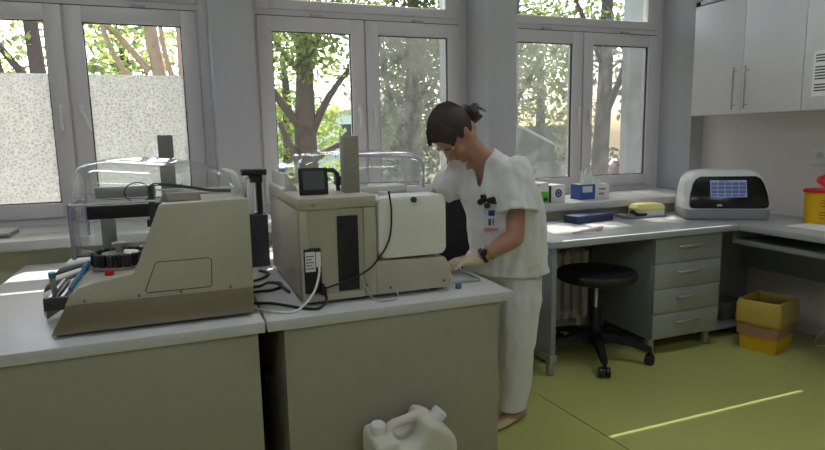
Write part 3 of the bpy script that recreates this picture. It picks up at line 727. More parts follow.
# sill boxes
gb = thing('carton', 'green and white carton standing on the window sill behind the woman', 'box', (2.32, 3.60, ZS))
b = B(); b.box(2.225, 2.393, 3.55, 3.70, .92, 1.062, .002); b.build('box_body', white_p, gb)
b = B(); b.box(2.2235, 2.388, 3.5485, 3.5502, .924, 1.0); b.build('green_label', M('lime_green', (82, 186, 20), .5), gb)
b = B(); b.box(2.30, 2.312, 3.5485, 3.5502, 1.02, 1.05); b.box(2.35, 2.38, 3.5478, 3.5486, .935, .96); b.build('label_print', M('navy_ink', (40, 50, 90), .6), gb)
wb = thing('carton', 'white carton with round blue emblem on the sill beside the green carton', 'box', (2.46, 3.62, ZS))
b = B(); b.box(2.398, 2.53, 3.55, 3.70, .92, 1.043, .002); b.build('box_body', white_p, wb)
b = B(); b.box(2.397, 2.412, 3.5485, 3.7, .921, 1.042); b.build('dark_edge', dgrey, wb)
b = B(); b.tube([(2.473 + .022 * math.cos(a), 3.549, .985 + .024 * math.sin(a)) for a in [k * PI / 10 for k in range(21)]], .006, 6, cap=False); b.ell((2.473, 3.549, .985), (.012, .002, .012)); b.build('emblem', M('emblem_blue', (50, 66, 130), .5), wb)
gx = thing('glove_box', 'blue and white dispenser box with tissues sticking out on the window sill', 'box', (2.82, 3.66, ZS))
b = B(); b.box(2.70, 2.955, 3.60, 3.72, .92, 1.03, .002); b.build('box_body', white_p, gx)
b = B(); b.box(2.698, 2.826, 3.598, 3.6005, .921, 1.03); b.box(2.6985, 2.7, 3.6, 3.72, .921, 1.03); b.build('blue_panel', M('mid_blue', (52, 90, 160), .5), gx)
b = B(); b.box(2.714, 2.80, 3.5965, 3.5985, .972, 1.018); b.build('panel_picture', M('picture_pale', (206, 216, 228), .6), gx)
b = B(); b.box(2.86, 2.92, 3.5985, 3.6, .985, 1.0); b.box(2.86, 2.91, 3.5985, 3.6, .95, .965); b.build('label_print', M('tan_ink', (170, 150, 130), .6), gx)
b = B(); random.seed(5)
for k in range(6):
    x = 2.75 + k * .028; hgt = .07 + .05 * math.sin(k * .9 + .6)
    b.tube([(x, 3.66, 1.02), (x + .006, 3.655 + .01 * math.sin(k * 2), 1.03 + hgt * .5), (x + .014 * math.sin(k), 3.65 + .014 * math.cos(k * 1.7), 1.03 + hgt)], [.018, .016, .006], 8, smooth=3)
b.build('tissue', M('tissue_paper', (226, 234, 228), .7), gx)

# ------------------------------------------------------------------ office chair behind the woman
oc = thing('office_chair', 'black office chair standing behind the woman beside the bench', 'chair', (1.42, 3.02, 0))
bk = M('black_fabric', (30, 31, 35), .8, bump=.1)
b = B(); b.prism(rrect(.44, .50, .05, 5, 1.415, .86), 2.80, 2.86, 'y', .015); b.build('backrest', bk, oc)
b = B(); b.box(1.20, 1.64, 2.90, 3.34, .44, .52, .03, seg=3); b.build('seat', bk, oc)
b = B(); b.box(1.39, 1.44, 2.84, 2.87, .46, .80, .005); b.box(1.39, 1.44, 2.86, 3.1, .425, .4395); b.build('back_support', black, oc)
b = B(); b.cyl((1.42, 3.1, .09), (1.42, 3.1, .425), .026); b.build('gas_lift', black, oc)
for k in range(5):
    a = math.radians(90 + 72 * k); d = Vector((math.cos(a), math.sin(a), 0)); c0 = Vector((1.42, 3.1, 0))
    b = B(); b.tube([c0 + Vector((0, 0, .10)), c0 + d * .22 + Vector((0, 0, .065))], [.026, .016], 8); b.build('leg', black, oc)
    b = B(); e = d.cross(Vector((0, 0, 1))); b.cyl(c0 + d * .215 + e * .018 + Vector((0, 0, .027)), c0 + d * .215 - e * .018 + Vector((0, 0, .027)), .027); b.build('castor', black, oc)

# ------------------------------------------------------------------ woman
pr = thing('person', 'woman in white tunic and trousers leaning over the right bench, working with a gloved hand', 'person', (1.47, 2.42, 0))
f = Vector((-.755, -.655, 0)).normalized(); l = Vector((.655, -.755, 0)).normalized(); UP = Vector((0, 0, 1))
def er(c, w, d, n=26, p=2.3, tiltx=0):
    c = Vector(c); R = []
    for k in range(n):
        a = 2 * PI * k / n; ca, sa = math.cos(a), math.sin(a)
        x = math.copysign(abs(ca) ** (2 / p), ca) * w; y = math.copysign(abs(sa) ** (2 / p), sa) * d
        R.append(c + l * x + f * y + UP * (-y * tiltx))
    return R
Lsh, Rsh = Vector((1.382, 2.315, 1.215)), Vector((1.215, 2.525, 1.225))
Lel, Lwr = Vector((1.355, 2.265, .950)), Vector((1.200, 2.340, .852))
Rel, Rwr = Vector((1.095, 2.62, 1.075)), Vector((1.045, 2.49, 1.05))
nb0, hb = Vector((1.270, 2.415, 1.29)), Vector((1.200, 2.415, 1.36))
hc = Vector((1.134, 2.42, 1.408))
# head frame
hd = Vector((-.97, -.24, 0)).normalized()
pit = math.radians(62)
F = (hd * math.cos(pit) - UP * math.sin(pit)); U = (hd * math.sin(pit) + UP * math.cos(pit)); Lh = U.cross(F).normalized()
HM = Matrix(((F.x, Lh.x, U.x, hc.x), (F.y, Lh.y, U.y, hc.y), (F.z, Lh.z, U.z, hc.z), (0, 0, 0, 1)))
body = B()
body.loft([er((1.435, 2.42, .74), .14, .10), er((1.435, 2.43, .82), .15, .11), er((1.42, 2.43, .92), .135, .10), er((1.398, 2.42, 1.04), .14, .105), er((1.36, 2.42, 1.14), .15, .11), er((1.318, 2.42, 1.22), .15, .085), er((1.288, 2.418, 1.275), .095, .065)])
body.chain([(nb0, .058), (nb0.lerp(hb, .5), .052), (hb, .052), (hc + F * -.02 - U * .04, .06)])
body.chain([(Lsh - l * .02, .062), (Lsh, .060), (Lsh.lerp(Lel, .5), .048), (Lel, .041), (Lel.lerp(Lwr, .3), .042), (Lwr, .028)])
body.chain([(Rsh + l * .02, .062), (Rsh, .060), (Rsh.lerp(Rel, .5), .047), (Rel, .040), (Rel.lerp(Rwr, .4), .040), (Rwr, .028)])
Lh_, Rh_ = Vector((1.462, 2.37, .80)), Vector((1.35, 2.50, .80))
Lkn, Lan = Vector((1.440, 2.385, .43)), Vector((1.452, 2.43, .075))
Rkn, Ran = Vector((1.36, 2.53, .43)), Vector((1.345, 2.59, .075))
for h_, k_, a_ in ((Lh_, Lkn, Lan), (Rh_, Rkn, Ran)):
    body.chain([(h_, .09), (h_.lerp(k_, .5), .072), (k_, .052), (k_.lerp(a_, .35), .05), (a_, .034)])
    body.chain([(a_ + Vector((.03, .0, -.035)), .036), (a_ + Vector((-.05, -.03, -.045)), .03), (a_ + Vector((-.14, -.055, -.053)), .021)])
# hands (palms)
body.chain([(Lwr, .027), (Lwr.lerp(Vector((1.13, 2.37, .846)), .7), .026)])
body.chain([(Rwr, .027), (Vector((1.01, 2.42, 1.035)), .026)])
for k in range(4): body.chain([(Vector((1.015, 2.40 + .016 * k, 1.035)), .011), (Vector((.985, 2.375 + .018 * k, 1.025)), .009), (Vector((.962, 2.365 + .019 * k, 1.005)), .008)])
body.chain([(Vector((1.03, 2.415, 1.03)), .012), (Vector((1.01, 2.37, 1.0)), .009)])
nb = bake(body, .009, 6)
head = B()
head.ell((-.008, 0, .030), (.095, .074, .098), 28, 20); head.ell((.028, 0, -.045), (.062, .058, .078), 24, 16)
head.ell((.050, 0, -.095), (.032, .036, .028)); head.ell((.074, 0, -.102), (.016, .02, .016))
head.ell((.080, 0, .028), (.014, .045, .012)); head.tube([(.082, 0, .018), (.098, 0, -.008), (.112, 0, -.032)], [.008, .010, .012], 12)
head.ell((.100, 0, -.036), (.014, .017, .009)); head.ell((.086, 0, -.062), (.010, .024, .006)); head.ell((.083, 0, -.074), (.011, .021, .007))
for s_ in (-1, 1):
    head.ell((.060, s_ * .040, -.022), (.024, .022, .02)); head.ell((.0, s_ * .050, -.055), (.04, .02, .045))
    head.ell((-.008, s_ * .075, -.005), (.018, .008, .030)); head.ell((-.016, s_ * .080, .008), (.014, .006, .016))
head.ell((-.05, 0, -.04), (.05, .05, .06))
hb_ = bake(head, .0045, 5, .45); hb_.bm.transform(HM)
t = hb_.bm; nb.merge(t)
nb.build('body', skin, pr, ang=180)
for s_ in (-1, 1):
    b = B(); b.ell((.0705, s_ * .031, .004), (.009, .012, .007), mat=HM); b.build('eye', M('eye_white', (210, 206, 200), .3), pr)
    b = B(); b.tube([(.089, s_ * .012, .020), (.091, s_ * .03, .026), (.082, s_ * .052, .020)], [.002, .004, .002], 6, smooth=4, mat=HM); b.build('eyebrow', hair_m, pr)
# hair
hr = B()
t = bmesh.new(); bmesh.ops.create_uvsphere(t, u_segments=48, v_segments=32, radius=1)
for v in t.verts: v.co = Vector((-.012 + v.co.x * .104, v.co.y * .083, .034 + v.co.z * .108))
dele = [v for v in t.verts if (v.co.x > .035 + .35 * max(0, v.co.z - .02) and v.co.z < .075) or v.co.z < (-.035 if v.co.x > -.02 else -.088) or (v.co.z < -.0 and v.co.x > .01 and abs(v.co.y) > .02)]
bmesh.ops.delete(t, geom=dele, context='VERTS')
hr.merge(t)
# strands swept back over the cap, then the bun
for k in range(46):
    ang = -1.5 + 3.0 * k / 45
    P = []
    for q in range(7):
        u = q / 6
        x = .085 - u * .185; zz = .06 + .085 * math.sin(u * PI * .62 + .35)
        y = math.sin(ang) * .083 * (1 - .55 * u ** 2)
        zz = (.034 + .110 * math.cos(ang) * math.sqrt(max(.05, 1 - ((x + .012) / .108) ** 2)))
        if abs(ang) > 1.15: zz -= .0
        P.append((x - .006, y, zz))
    if P[0][2] > .03: hr.tube(P, .0042, 5)
bc = Vector((-.116, 0, -.040))
for k in range(9):
    a0 = k * 2 * PI / 9; P = []
    for q in range(9):
        a = a0 + q * .75; rr_ = .047 - .014 * abs(math.sin(q * .9 + k))
        P.append(bc + Vector((-.008 + .016 * math.sin(q * .8 + k), rr_ * math.cos(a), rr_ * math.sin(a) * 1.1)))
    hr.tube(P, [.007, .010, .011, .011, .010, .010, .009, .007, .004], 7, smooth=2)
hr.ell(bc, (.042, .048, .048))
hr.bm.transform(HM)
hr.build('hair', hair_m, pr, ang=60)
b = B(); random.seed(9)
for k in range(12):
    p = bc + Vector((-.03, random.uniform(-.02, .02), random.uniform(-.03, .02)))
    q = p + Vector((random.uniform(-.03, .0), random.uniform(-.02, .02), random.uniform(-.06, -.02)))
    b.tube([p, (p + q) / 2 + Vector((-.012, 0, .005)), q], [.0035, .003, .001], 5, smooth=3, mat=HM)
b.build('hair_wisps', hair_m, pr)

def relax(bm, it=8):
    # even out the cut hems
    bm.verts.ensure_lookup_table()
    nbs = {}
    for e in bm.edges:
        if e.is_boundary:
            a, c = e.verts; nbs.setdefault(a, []).append(c); nbs.setdefault(c, []).append(a)
    for _ in range(it):
        new = {v: v.co.lerp(sum((q.co for q in n), Vector()) / len(n), .5) for v, n in nbs.items() if len(n) == 2}
        for v, c in new.items(): v.co = c
def foldy(bb, amp, sc, seed):
    bb.bm.normal_update()
    for v in bb.bm.verts:
        p = v.co; v.co = p + v.normal * amp * noise.noise(Vector((p.x * sc + seed, p.y * sc, p.z * sc * .55)))
# tunic
tn = B()
tn.loft([er((1.422, 2.42, .70), .180, .146, p=2.2), er((1.422, 2.42, .76), .182, .148, p=2.2), er((1.418, 2.425, .84), .188, .154, p=2.2), er((1.410, 2.425, .92), .188, .154, p=2.2), er((1.398, 2.42, 1.02), .187, .150), er((1.372, 2.42, 1.11), .190, .146), er((1.342, 2.42, 1.18), .186, .128), er((1.312, 2.42, 1.245), .165, .102), er((1.288, 2.417, 1.29), .118, .084), er((1.268, 2.415, 1.32), .080, .072), er((1.255, 2.415, 1.345), .072, .066)])
tb = bake(tn, .009, 7)
foldy(tb, .018, 13, 3.1); foldy(tb, .008, 30, 8.2)
def inV(p):
    if p.z < 1.165 or p.z > 1.345: return False
    q = p - Vector((1.33, 2.42, p.z))
    u = (p.z - 1.165)
    return -u * .24 < q.dot(l) - (-.02 - .10 * u) < u * .28 and q.dot(f) > -.01
ax = (hb - nb0).normalized()
kill = [v for v in tb.bm.verts if v.co.z < .752 or (v.co - nb0).dot(ax) > .022 or inV(v.co)]
bmesh.ops.delete(tb.bm, geom=kill, context='VERTS'); relax(tb.bm, 14)
def sleeve(S, E, r0, r1, seed):
    d = (E - S).normalized(); bb = B()
    bb.chain([(S - d * .005, r0), (S.lerp(E, .5), (r0 + r1) / 2), (E, r1), (E + d * .08, r1 * 1.02)])
    q = bake(bb, .008, 6); foldy(q, .015, 16, seed); foldy(q, .006, 36, seed + 4)
    bmesh.ops.delete(q.bm, geom=[v for v in q.bm.verts if (v.co - E).dot(d) > 0], context='VERTS')
    relax(q.bm); tb.merge(q.bm)
Lse, Rse = Vector((1.365, 2.262, 1.055)), Vector((1.138, 2.592, 1.135))
sleeve(Lsh, Lse, .088, .084, 2.2); sleeve(Rsh, Rse, .080, .070, 6.1)
tun = tb.build('tunic', cloth, pr, ang=180)
sm = tun.modifiers.new('thick', 'SOLIDIFY'); sm.thickness = .004
# trousers
tw = B()
tw.loft([er((1.41, 2.425, .88), .145, .12), er((1.41, 2.425, .80), .158, .128), er((1.41, 2.43, .74), .152, .122)])
for h_, k_, a_ in ((Lh_, Lkn, Lan), (Rh_, Rkn, Ran)):
    tw.chain([(h_ + Vector((-.01, .01, -.02)), .105), (h_.lerp(k_, .5), .100), (k_, .088), (k_.lerp(a_, .5), .080), (a_ + Vector((0, 0, -.03)), .076), (a_ + Vector((0, 0, -.08)), .076)])
twb = bake(tw, .010, 7)
foldy(twb, .022, 10, 1.3); foldy(twb, .007, 26, 5.2)
bmesh.ops.delete(twb.bm, geom=[v for v in twb.bm.verts if v.co.z < .062 - .0 or v.co.z > .86], context='VERTS'); relax(twb.bm)
tro = twb.build('trousers', cloth, pr, ang=180)
sm = tro.modifiers.new('thick', 'SOLIDIFY'); sm.thickness = .003
# clogs
for a_ in (Lan, Ran):
    d = Vector((-.935, -.355, 0)).normalized(); e = Vector((.355, -.935, 0))
    rings = []
    for u, w_, h_ in ((-.075, .020, .045), (-.065, .034, .06), (-.03, .040, .062), (.03, .040, .050), (.09, .046, .05), (.14, .042, .045), (.175, .026, .035), (.185, .012, .025)):
        c0 = Vector((a_.x, a_.y, 0)) + d * u
        rings.append([c0 + e * w_ * math.cos(q * 2 * PI / 14) + UP * max(.001, h_ / 2 + h_ / 2 * math.sin(q * 2 * PI / 14) * (1 if True else 1)) for q in range(14)])
    b = B(); b.loft(rings); b.build('shoe', M('beige_clog', (214, 192, 158), .55), pr, ang=60)
    b = B(); b.lathe([(.04, 0), (.042, .01), (.038, .03)], (a_.x + .005, a_.y, .045), 18); b.build('sock', M('brown_sock', (110, 60, 40), .8), pr)
# gloved left hand on the tray
gv = B()
kn = Vector((1.142, 2.342, .850)); hdv = Vector((-.97, .10, -.12)).normalized(); side_ = Vector((.10, .98, 0)).normalized()
gv.chain([(Lwr + Vector((.03, -.008, .012)), .034), (Lwr, .031), (Lwr.lerp(kn, .5), .030)])
for k in range(4):
    o_ = side_ * (-.0375 + .025 * k)
    gv.chain([(Lwr + o_ * .5 + hdv * .02, .018), (kn + o_ + UP * (.004 - .004 * abs(k - 1.5)), .0145)])
    ln = (.062, .078, .082, .072)[k]; base = kn + o_
    p1 = base + (hdv + Vector((0, 0, .02))) * ln * .42 + side_ * (.004 * (k - 1.5))
    p2 = p1 + (hdv + Vector((0, 0, -.35))).normalized() * ln * .34 + side_ * (.003 * (k - 1.5))
    p3 = p2 + (hdv * .75 + Vector((0, 0, -.6))).normalized() * ln * .28
    p3.z = max(p3.z, .8125)
    gv.chain([(base, .0125), (p1, .0105), (p2, .0095), (p3, .0082)])
gv.chain([(Lwr + side_ * .022 + hdv * .025, .018), (Lwr + side_ * .052 + hdv * .06 - UP * .01, .0125), (Lwr + side_ * .062 + hdv * .095 - UP * .022, .0105)])
gb_ = bake(gv, .0035, 4); foldy(gb_, .002, 90, 1)
gb_.build('glove', glove_m, pr, ang=180)
b = B(); wd = (Lel - Lwr).normalized(); wc = Lwr + wd * .036
A_ = wd.cross(UP).normalized(); B_ = wd.cross(A_)
b.tube([wc - wd * .009, wc + wd * .009], [.036, .036], 20); 
sc2 = wc + (Vector((-.2, -.75, .55))).normalized() * .032
b.ell(sc2, (.017, .012, .017)); b.build('wristwatch', black, pr)
b = B(); b.tube([wc + wd * .028, wc + wd * .033], [.038, .038], 18); b.build('bracelet', M('green_band', (120, 130, 60), .6), pr)
# badge and pen/glasses on the chest pocket
fc = (f * .92 + l * .38).normalized(); rt = fc.cross(UP).normalized() * -1
def chest(px, z, off):
    # a point of the tunic front at height z: raycast onto the tunic
    from mathutils.bvhtree import BVHTree
    me = tun.data
    bvh = BVHTree.FromPolygons([W[tun] @ v.co for v in me.vertices], [p.vertices[:] for p in me.polygons])
    o_ = Vector((px, 1.9, z)); hit = bvh.ray_cast(o_, Vector((0, 1, 0)))
    return (hit[0] + hit[1] * off, hit[1]) if hit[0] is not None else (Vector((px, 2.28, z)), Vector((0, -1, 0)))
bp, bnrm = chest(1.272, 1.028, .014)
bnrm = (Vector((-.45, -.89, .05))).normalized(); bx = UP.cross(bnrm).normalized(); bz = bnrm.cross(bx)
BM = Matrix(((bx.x, bnrm.x, bz.x, bp.x), (bx.y, bnrm.y, bz.y, bp.y), (bx.z, bnrm.z, bz.z, bp.z), (0, 0, 0, 1)))
b = B(); b.box(-.032, .032, -.001, .002, -.05, .05, mat=BM); bd = b.build('id_badge', M('badge_white', (196, 198, 210), .3), pr)
b = B(); b.box(-.012, .016, .002, .003, .018, .042, mat=BM); b.build('badge_emblem', M('badge_blue', (40, 44, 120), .5), bd)
b = B(); b.box(-.03, .03, .002, .003, -.048, -.036, mat=BM); b.build('badge_strip', M('badge_pink', (196, 120, 160), .5), bd)
b = B(); b.box(-.012, .0, .002, .003, -.025, .005, mat=BM); b.box(.006, .012, .002, .003, -.025, .005, mat=BM); b.build('badge_print', M('badge_dark', (90, 70, 70), .5), bd)
gp, gn = chest(1.262, 1.112, .010)
GM = Matrix.Translation(gp)
b = B(); random.seed(2)
for k in range(7):
    x = -.045 + k * .015; z = .018 * math.sin(k * 2.3); b.ell((x, -.004 + .008 * math.cos(k) + .006 * k * .3, z), (.016, .010, .014 + .006 * math.sin(k * 1.7)), mat=GM)
b.tube([(-.05, -.01, .03), (-.01, -.012, 0), (.045, -.005, -.012)], .006, 6, mat=GM)
b.build('pocket_clips', black, pr)

# ------------------------------------------------------------------ outdoors
ZG = -.6
b = B(); b.box(-30, 45, YX + .001, 60, ZG - .2, ZG); g = struct(b, 'ground', M('lawn', (110, 120, 64), .9, var=.35, scale=1.2, bump=.4))
bark = M('bark', (84, 70, 62), .9, var=.3, scale=14, bump=.8, bscale=25)
bark_p = M('pink_bark', (176, 146, 124), .9, var=.25, scale=10, bump=.6, bscale=25)
leafs = [leaf_mat('leaves_light', (116, 132, 70), (186, 196, 116)), leaf_mat('leaves_mid', (92, 106, 66), (150, 162, 100)), leaf_mat('leaves_dark', (50, 66, 34), (104, 118, 60))]
def leaves(clusters, size, seed):
    random.seed(seed); bm = bmesh.new()
    for c, rad, n in clusters:
        for _ in range(n):
            while True:
                p = Vector((random.uniform(-1, 1), random.uniform(-1, 1), random.uniform(-1, 1)))
                if p.length < 1: break
            p = Vector((c[0] + p.x * rad[0], c[1] + p.y * rad[1], c[2] + p.z * rad[2]))
            a = Vector((random.gauss(0, 1), random.gauss(0, 1), random.gauss(0, .7))).normalized()
            q = a.cross(Vector((random.gauss(0, 1), random.gauss(0, 1), random.gauss(0, 1)))).normalized()
            s_ = size * random.uniform(.6, 1.3)
            bm.faces.new([bm.verts.new(p + a * s_), bm.verts.new(p + q * s_ * .45), bm.verts.new(p - a * s_), bm.verts.new(p - q * s_ * .45)])
    bb = B(); bb.bm.free(); bb.bm = bm; return bb
def tree(label, base, trunk, r, branches, clusters, lm, size, seed, name='tree', bk_=None, group=None):
    root = thing(name, label, 'tree', base, group=group)
    b = B(); b.tube(trunk, r, 12, smooth=4)
    for pts, rr in branches: b.tube(pts, rr, 8, smooth=4)
    b.build('trunk', bk_ or bark, root)
    leaves(clusters, size, seed).build('foliage', lm, root)
    return root
# dense high crowns, out of view, are placed to block sun and end at about 5.5 m; their trunks stand in front of the windows
def T(x, y, z): return (x, y, z)
tree('tree with leaning trunk seen through the far left pane', (-1.45, 7.0, ZG), [(-1.22, 7.0, ZG), (-1.25, 7.0, 1.5), (-1.28, 7.0, 2.55), (-1.4, 7.1, 4.2)], [.10, .085, .065, .03],
     [([(-1.26, 7, 1.9), (-1.55, 7.1, 2.3), (-1.9, 7.2, 2.9)], [.05, .035, .015]), ([(-1.29, 7, 2.6), (-1.0, 6.9, 3.2), (-.7, 6.9, 3.7)], [.05, .035, .015]), ([(-1.25, 7.0, 1.6), (-1.5, 6.95, 1.9), (-1.62, 6.9, 2.5)], [.03, .025, .012])],
     [((-1.65, 7.3, 2.65), (.8, .5, .6), 900), ((-1.1, 7.3, 3.4), (.9, .6, .45), 400)], leafs[0], .05, 1)
tree('tree with pinkish trunks behind the right sash of the left window', (-.15, 8.6, ZG), [(-.12, 8.6, ZG), (-.15, 8.6, 1.8), (-.26, 8.6, 2.9), (-.35, 8.7, 4.3)], [.10, .09, .08, .03],
     [([(-.12, 8.6, .2), (.09, 8.5, 1.6), (.12, 8.5, 3.0), (.15, 8.4, 4.2)], [.09, .075, .06, .03]), ([(-.3, 8.6, 2.3), (-.8, 8.5, 2.9), (-1.4, 8.5, 3.2)], [.05, .035, .015]), ([(-.3, 8.6, 1.9), (-.7, 8.5, 2.5), (-.9, 8.5, 3.4)], [.05, .035, .015]), ([(.02, 8.5, 2.0), (-.12, 8.5, 2.7), (-.1, 8.5, 3.4)], [.04, .03, .015])],
     [((-.1, 8.7, 4.2), (1.1, .6, .5), 500), ((-.7, 8.8, 2.7), (.75, .4, .7), 620)], leafs[0], .05, 2, bk_=bark_p)
tree('tree with straight dark trunk and low side branches behind the middle window', (1.45, 7.2, ZG), [(1.42, 7.2, ZG), (1.41, 7.2, 1.2), (1.44, 7.2, 2.3), (1.5, 7.2, 4.4)], [.19, .14, .10, .05],
     [([(1.42, 7.2, 1.45), (1.0, 7.1, 2.0), (.6, 7.0, 2.6)], [.06, .045, .02]), ([(1.42, 7.2, 1.3), (1.7, 7.1, 1.9), (2.2, 7.0, 2.5)], [.06, .04, .02]), ([(1.42, 7.2, 1.1), (1.9, 7.1, 1.35), (2.4, 7.0, 1.2)], [.05, .03, .015]), ([(1.38, 7.2, .7), (1.30, 7.1, 1.1), (1.18, 7.1, 1.38), (1.10, 7.1, 1.6)], [.07, .05, .04, .03]), ([(1.44, 7.2, 2.3), (1.8, 7.1, 2.9), (2.2, 7.1, 3.5)], [.05, .03, .012]), ([(1.44, 7.2, 2.1), (1.1, 7.1, 2.5), (.8, 7.1, 3.1)], [.04, .025, .012])],
     [((1.8, 7.1, 4.35), (1.15, .9, .75), 2600), ((1.5, 7.0, 2.95), (.95, .5, .65), 2300), ((1.25, 6.85, 2.35), (.5, .25, .35), 420), ((2.0, 7.3, 2.3), (.35, .4, .4), 220)], leafs[1], .045, 3)
tree('dense dark tree filling the right sash of the middle window', (3.2, 8.4, ZG), [(3.2, 8.4, ZG), (3.25, 8.4, 1.8), (3.35, 8.4, 4.6)], [.14, .11, .05],
     [([(3.2, 8.4, 1.0), (2.9, 8.3, 1.9), (2.7, 8.3, 2.9)], [.06, .045, .02]), ([(3.25, 8.4, 1.5), (3.7, 8.3, 2.4)], [.05, .02])],
     [((3.3, 8.4, 3.0), (.8, .8, 1.2), 4200), ((3.35, 8.4, 1.3), (.8, .7, .9), 2600)], leafs[2], .05, 4)
tree('tree with dark trunk behind the right sash of the right window', (5.6, 7.0, ZG), [(5.56, 7.0, ZG), (5.56, 7.0, .9), (5.62, 7.0, 2.2), (5.6, 7.0, 4.2)], [.17, .12, .10, .05],
     [([(5.6, 7, 1.6), (5.85, 6.9, 2.3), (5.9, 6.9, 3.0)], [.06, .04, .02]), ([(5.55, 7, 2.4), (5.0, 6.9, 3.2)], [.05, .02])],
     [((4.4, 7.0, 4.55), (1.3, .9, .62), 2600), ((5.5, 7.2, 2.9), (.6, .5, .6), 900), ((5.6, 7.6, 1.6), (.4, .3, .9), 700)], leafs[1], .05, 5)
tree('leafy tree at the left edge of the right window', (4.75, 8.2, ZG), [(4.8, 8.2, ZG), (4.85, 8.2, 1.6), (4.9, 8.2, 3.8)], [.10, .08, .04], [([(4.85, 8.2, 1.8), (5.3, 8.1, 2.6)], [.04, .02])],
     [((5.05, 8.2, 2.4), (.32, .4, .8), 700), ((5.3, 8.4, 3.3), (.6, .4, .4), 700)], leafs[1], .05, 6)
# farther trees against the sky
for k, (x, y, w_, h_, lab) in enumerate(((-5.5, 15, 1.9, 1.9, 'distant green tree beyond the far left pane'), (-1.2, 17, 1.8, 1.5, 'distant green tree between the trunks of the left window'),
                                         (3.1, 19, 2.0, 1.2, 'distant low tree behind the straight trunk of the middle window'), (6.6, 17, 2.1, 2.3, 'distant tall tree behind the dense dark tree'),
                                         (11, 17, 2.2, 2.4, 'distant tree behind the grey wall of the right window'), (16.4, 17, 2.4, 2.6, 'distant tree at the right end of the garden'))):
    tree(lab, (x, y, ZG), [(x, y, ZG), (x + .1, y, 2.5), (x, y, 4)], [.18, .14, .06], [], [((x, y, .6 + h_), (w_, 1.4, h_), 1500), ((x + .3, y, 4.0), (w_ * .8, 1.2, 1.2), 500)], leafs[k % 2], .14, 20 + k, group='distant trees in the garden')
for k, (x, y, lab) in enumerate(((1.95, 9.0, 'light green bush behind the low branches of the middle window'), (7.4, 8.6, 'bush with dull red leaves low behind the right window'), (5.2, 10.2, 'green bush behind the grey garden wall'))):
    r = thing('bush', lab, 'bush', (x, y, ZG))
    leaves([((x, y, .35), (.75, .5, .85), 900)], .07, 40 + k).build('foliage', leafs[0] if k != 1 else leaf_mat('leaves_red', (96, 54, 44), (150, 116, 96)), r)
    b = B(); b.tube([(x, y, ZG), (x, y, .2)], [.05, .02]); b.tube([(x + .1, y, ZG), (x + .3, y, .3)], [.03, .015]); b.build('stems', bark, r)
gw = thing('garden_wall', 'low dark grey wall with a sloping white handrail outside the right window', 'wall', (5.3, 8.9, ZG))
b = B(); b.box(4.9, 6.5, 8.9, 9.1, ZG, 1.54); b.build('masonry', M('dark_render', (108, 106, 104), .9, var=.15, scale=3), gw)
b = B(); b.tube([(5.2, 8.8, 1.60), (6.3, 8.8, 1.10)], .022); 
b.tube([(5.23, 8.8, 1.585), (5.23, 8.8, ZG)], .018); b.tube([(6.27, 8.8, 1.11), (6.27, 8.8, ZG)], .018); b.build('handrail', white_p, gw)
carw = M('car_white', (228, 230, 232), .3, coat=.5); carg = M('car_glass', (60, 66, 72), .1)
def car(label, x, y, body_m):
    r = thing('car', label, 'car', (x, y, ZG), 0, 'white parked cars')
    sidep = [(-1.95, .25), (1.95, .25), (2.0, .6), (1.9, .78), (1.1, .92), (.55, 1.38), (-.9, 1.42), (-1.6, 1.0), (-1.95, .9)]
    b = B(); b.prism([(x + a, ZG + z) for a, z in sidep], y - .8, y + .8, 'y', .06); b.build('body', body_m, r)
    b = B(); b.prism([(x + a, ZG + z) for a, z in ((1.0, .93), (.52, 1.33), (-.85, 1.36), (-1.4, .98))], y - .81, y + .81, 'y', .01); b.build('windows', carg, r)
    for wx in (-1.25, 1.25):
        for wy in (-.72, .72):
            b = B(); b.cyl((x + wx, y + wy - .1, ZG + .31), (x + wx, y + wy + .1, ZG + .31), .31); b.build('wheel', rubber, r)
car('white car parked far behind the trunk of the middle window', 2.4, 14.5, carw)
car('white car parked to the right of the garden wall outside', 9.6, 11.2, carw)
wbld = thing('building', 'low white building in the distance behind the middle window', 'building', (3.5, 26, ZG))
b = B(); b.box(1.5, 9.5, 26, 30, ZG, 2.6); b.build('wall', M('white_render', (236, 236, 232), .9), wbld)
b = B(); b.prism([(25.6, 2.6), (30.4, 2.6), (28, 3.6)], 1.3, 9.7, 'x'); b.build('roof', M('roof_grey', (150, 146, 144), .8), wbld)
for wx in (2.6, 4.6, 6.6, 8.4):
    b = B(); b.box(wx, wx + .9, 25.97, 26.02, .8, 2.0); b.build('window', carg, wbld)

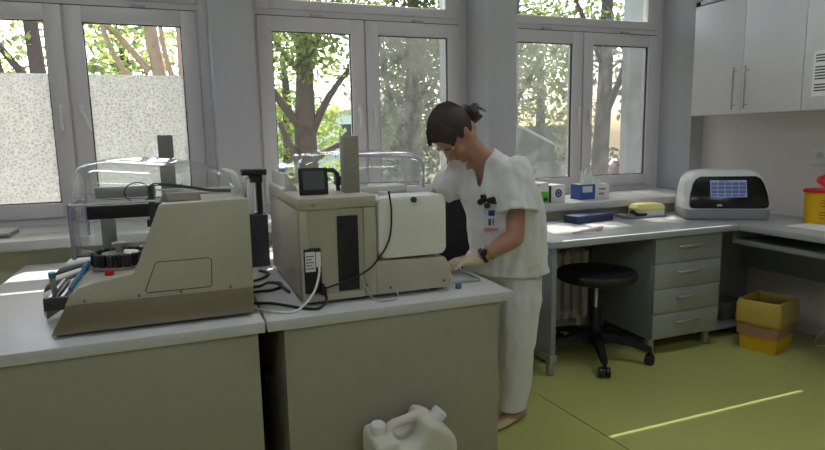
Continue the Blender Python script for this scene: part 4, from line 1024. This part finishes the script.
# ------------------------------------------------------------------ ceiling fill lamps, added out of view to brighten the room
for k, (x, y, lab) in enumerate(((-.6, -1.1, 'left added fill lamp of the ceiling row near the camera'), (2.0, -1.1, 'right added fill lamp of the ceiling row near the camera'), (-.6, 2.0, 'left added fill lamp of the ceiling row near the windows'), (2.6, 2.0, 'right added fill lamp of the ceiling row near the windows'))):
    r = thing('fill_lamp', lab, 'lamp', (x, y, ZC), 0, 'added ceiling fill lamps')
    b = B(); b.box(x - .62, x + .62, y - .15, y + .15, ZC - .07, ZC - .0005, .01); b.build('housing', white_p, r)
    b = B(); b.box(x - .59, x + .59, y - .12, y + .12, ZC - .078, ZC - .0705); b.build('diffuser', M('fill_diffuser_near' if k < 2 else 'fill_diffuser_far', (242, 247, 255), .5, emit=14.0 if k < 2 else 12.0), r)

# ------------------------------------------------------------------ light
w = bpy.data.worlds.new('sky'); scene.world = w; w.use_nodes = True
nt_ = w.node_tree; bg = nt_.nodes['Background']
sky = nt_.nodes.new('ShaderNodeTexSky'); sky.sky_type = 'NISHITA'; sky.sun_disc = False
sky.sun_elevation = math.radians(49); sky.sun_rotation = math.radians(17); sky.air_density = 1.0; sky.dust_density = 3.0; sky.ozone_density = 1
nt_.links.new(sky.outputs['Color'], bg.inputs['Color']); bg.inputs['Strength'].default_value = .85
sd = bpy.data.lights.new('sun', 'SUN'); sd.energy = 11.0; sd.angle = math.radians(.5); sd.color = (1, .95, .86)
so = bpy.data.objects.new('sun', sd); C.objects.link(so)
so.rotation_euler = Vector((-.31, -1, -1.195)).to_track_quat('-Z', 'Y').to_euler()
so.location = (6, 14, 12)

# ------------------------------------------------------------------ camera
cd = bpy.data.cameras.new('camera'); cam = bpy.data.objects.new('camera', cd); C.objects.link(cam)
cd.sensor_fit = 'HORIZONTAL'; cd.sensor_width = 36; cd.lens = 596.035 / 825 * 36; cd.clip_start = .05; cd.clip_end = 300
yaw, pitch, roll = .36648, .147142, -.01924
Fw = Vector((math.sin(yaw) * math.cos(pitch), math.cos(yaw) * math.cos(pitch), -math.sin(pitch)))
Rr = Vector((math.cos(yaw), -math.sin(yaw), 0)); Uu = Rr.cross(Fw)
r2 = Rr * math.cos(roll) + Uu * math.sin(roll); u2 = -Rr * math.sin(roll) + Uu * math.cos(roll)
cam.matrix_world = Matrix(((r2.x, u2.x, -Fw.x, 0), (r2.y, u2.y, -Fw.y, 0), (r2.z, u2.z, -Fw.z, 1.40), (0, 0, 0, 1)))
scene.camera = cam
vs = scene.view_settings
vs.view_transform = 'Standard'; vs.look = 'None'; vs.gamma = 1; vs.use_curve_mapping = False; vs.exposure = 0.15
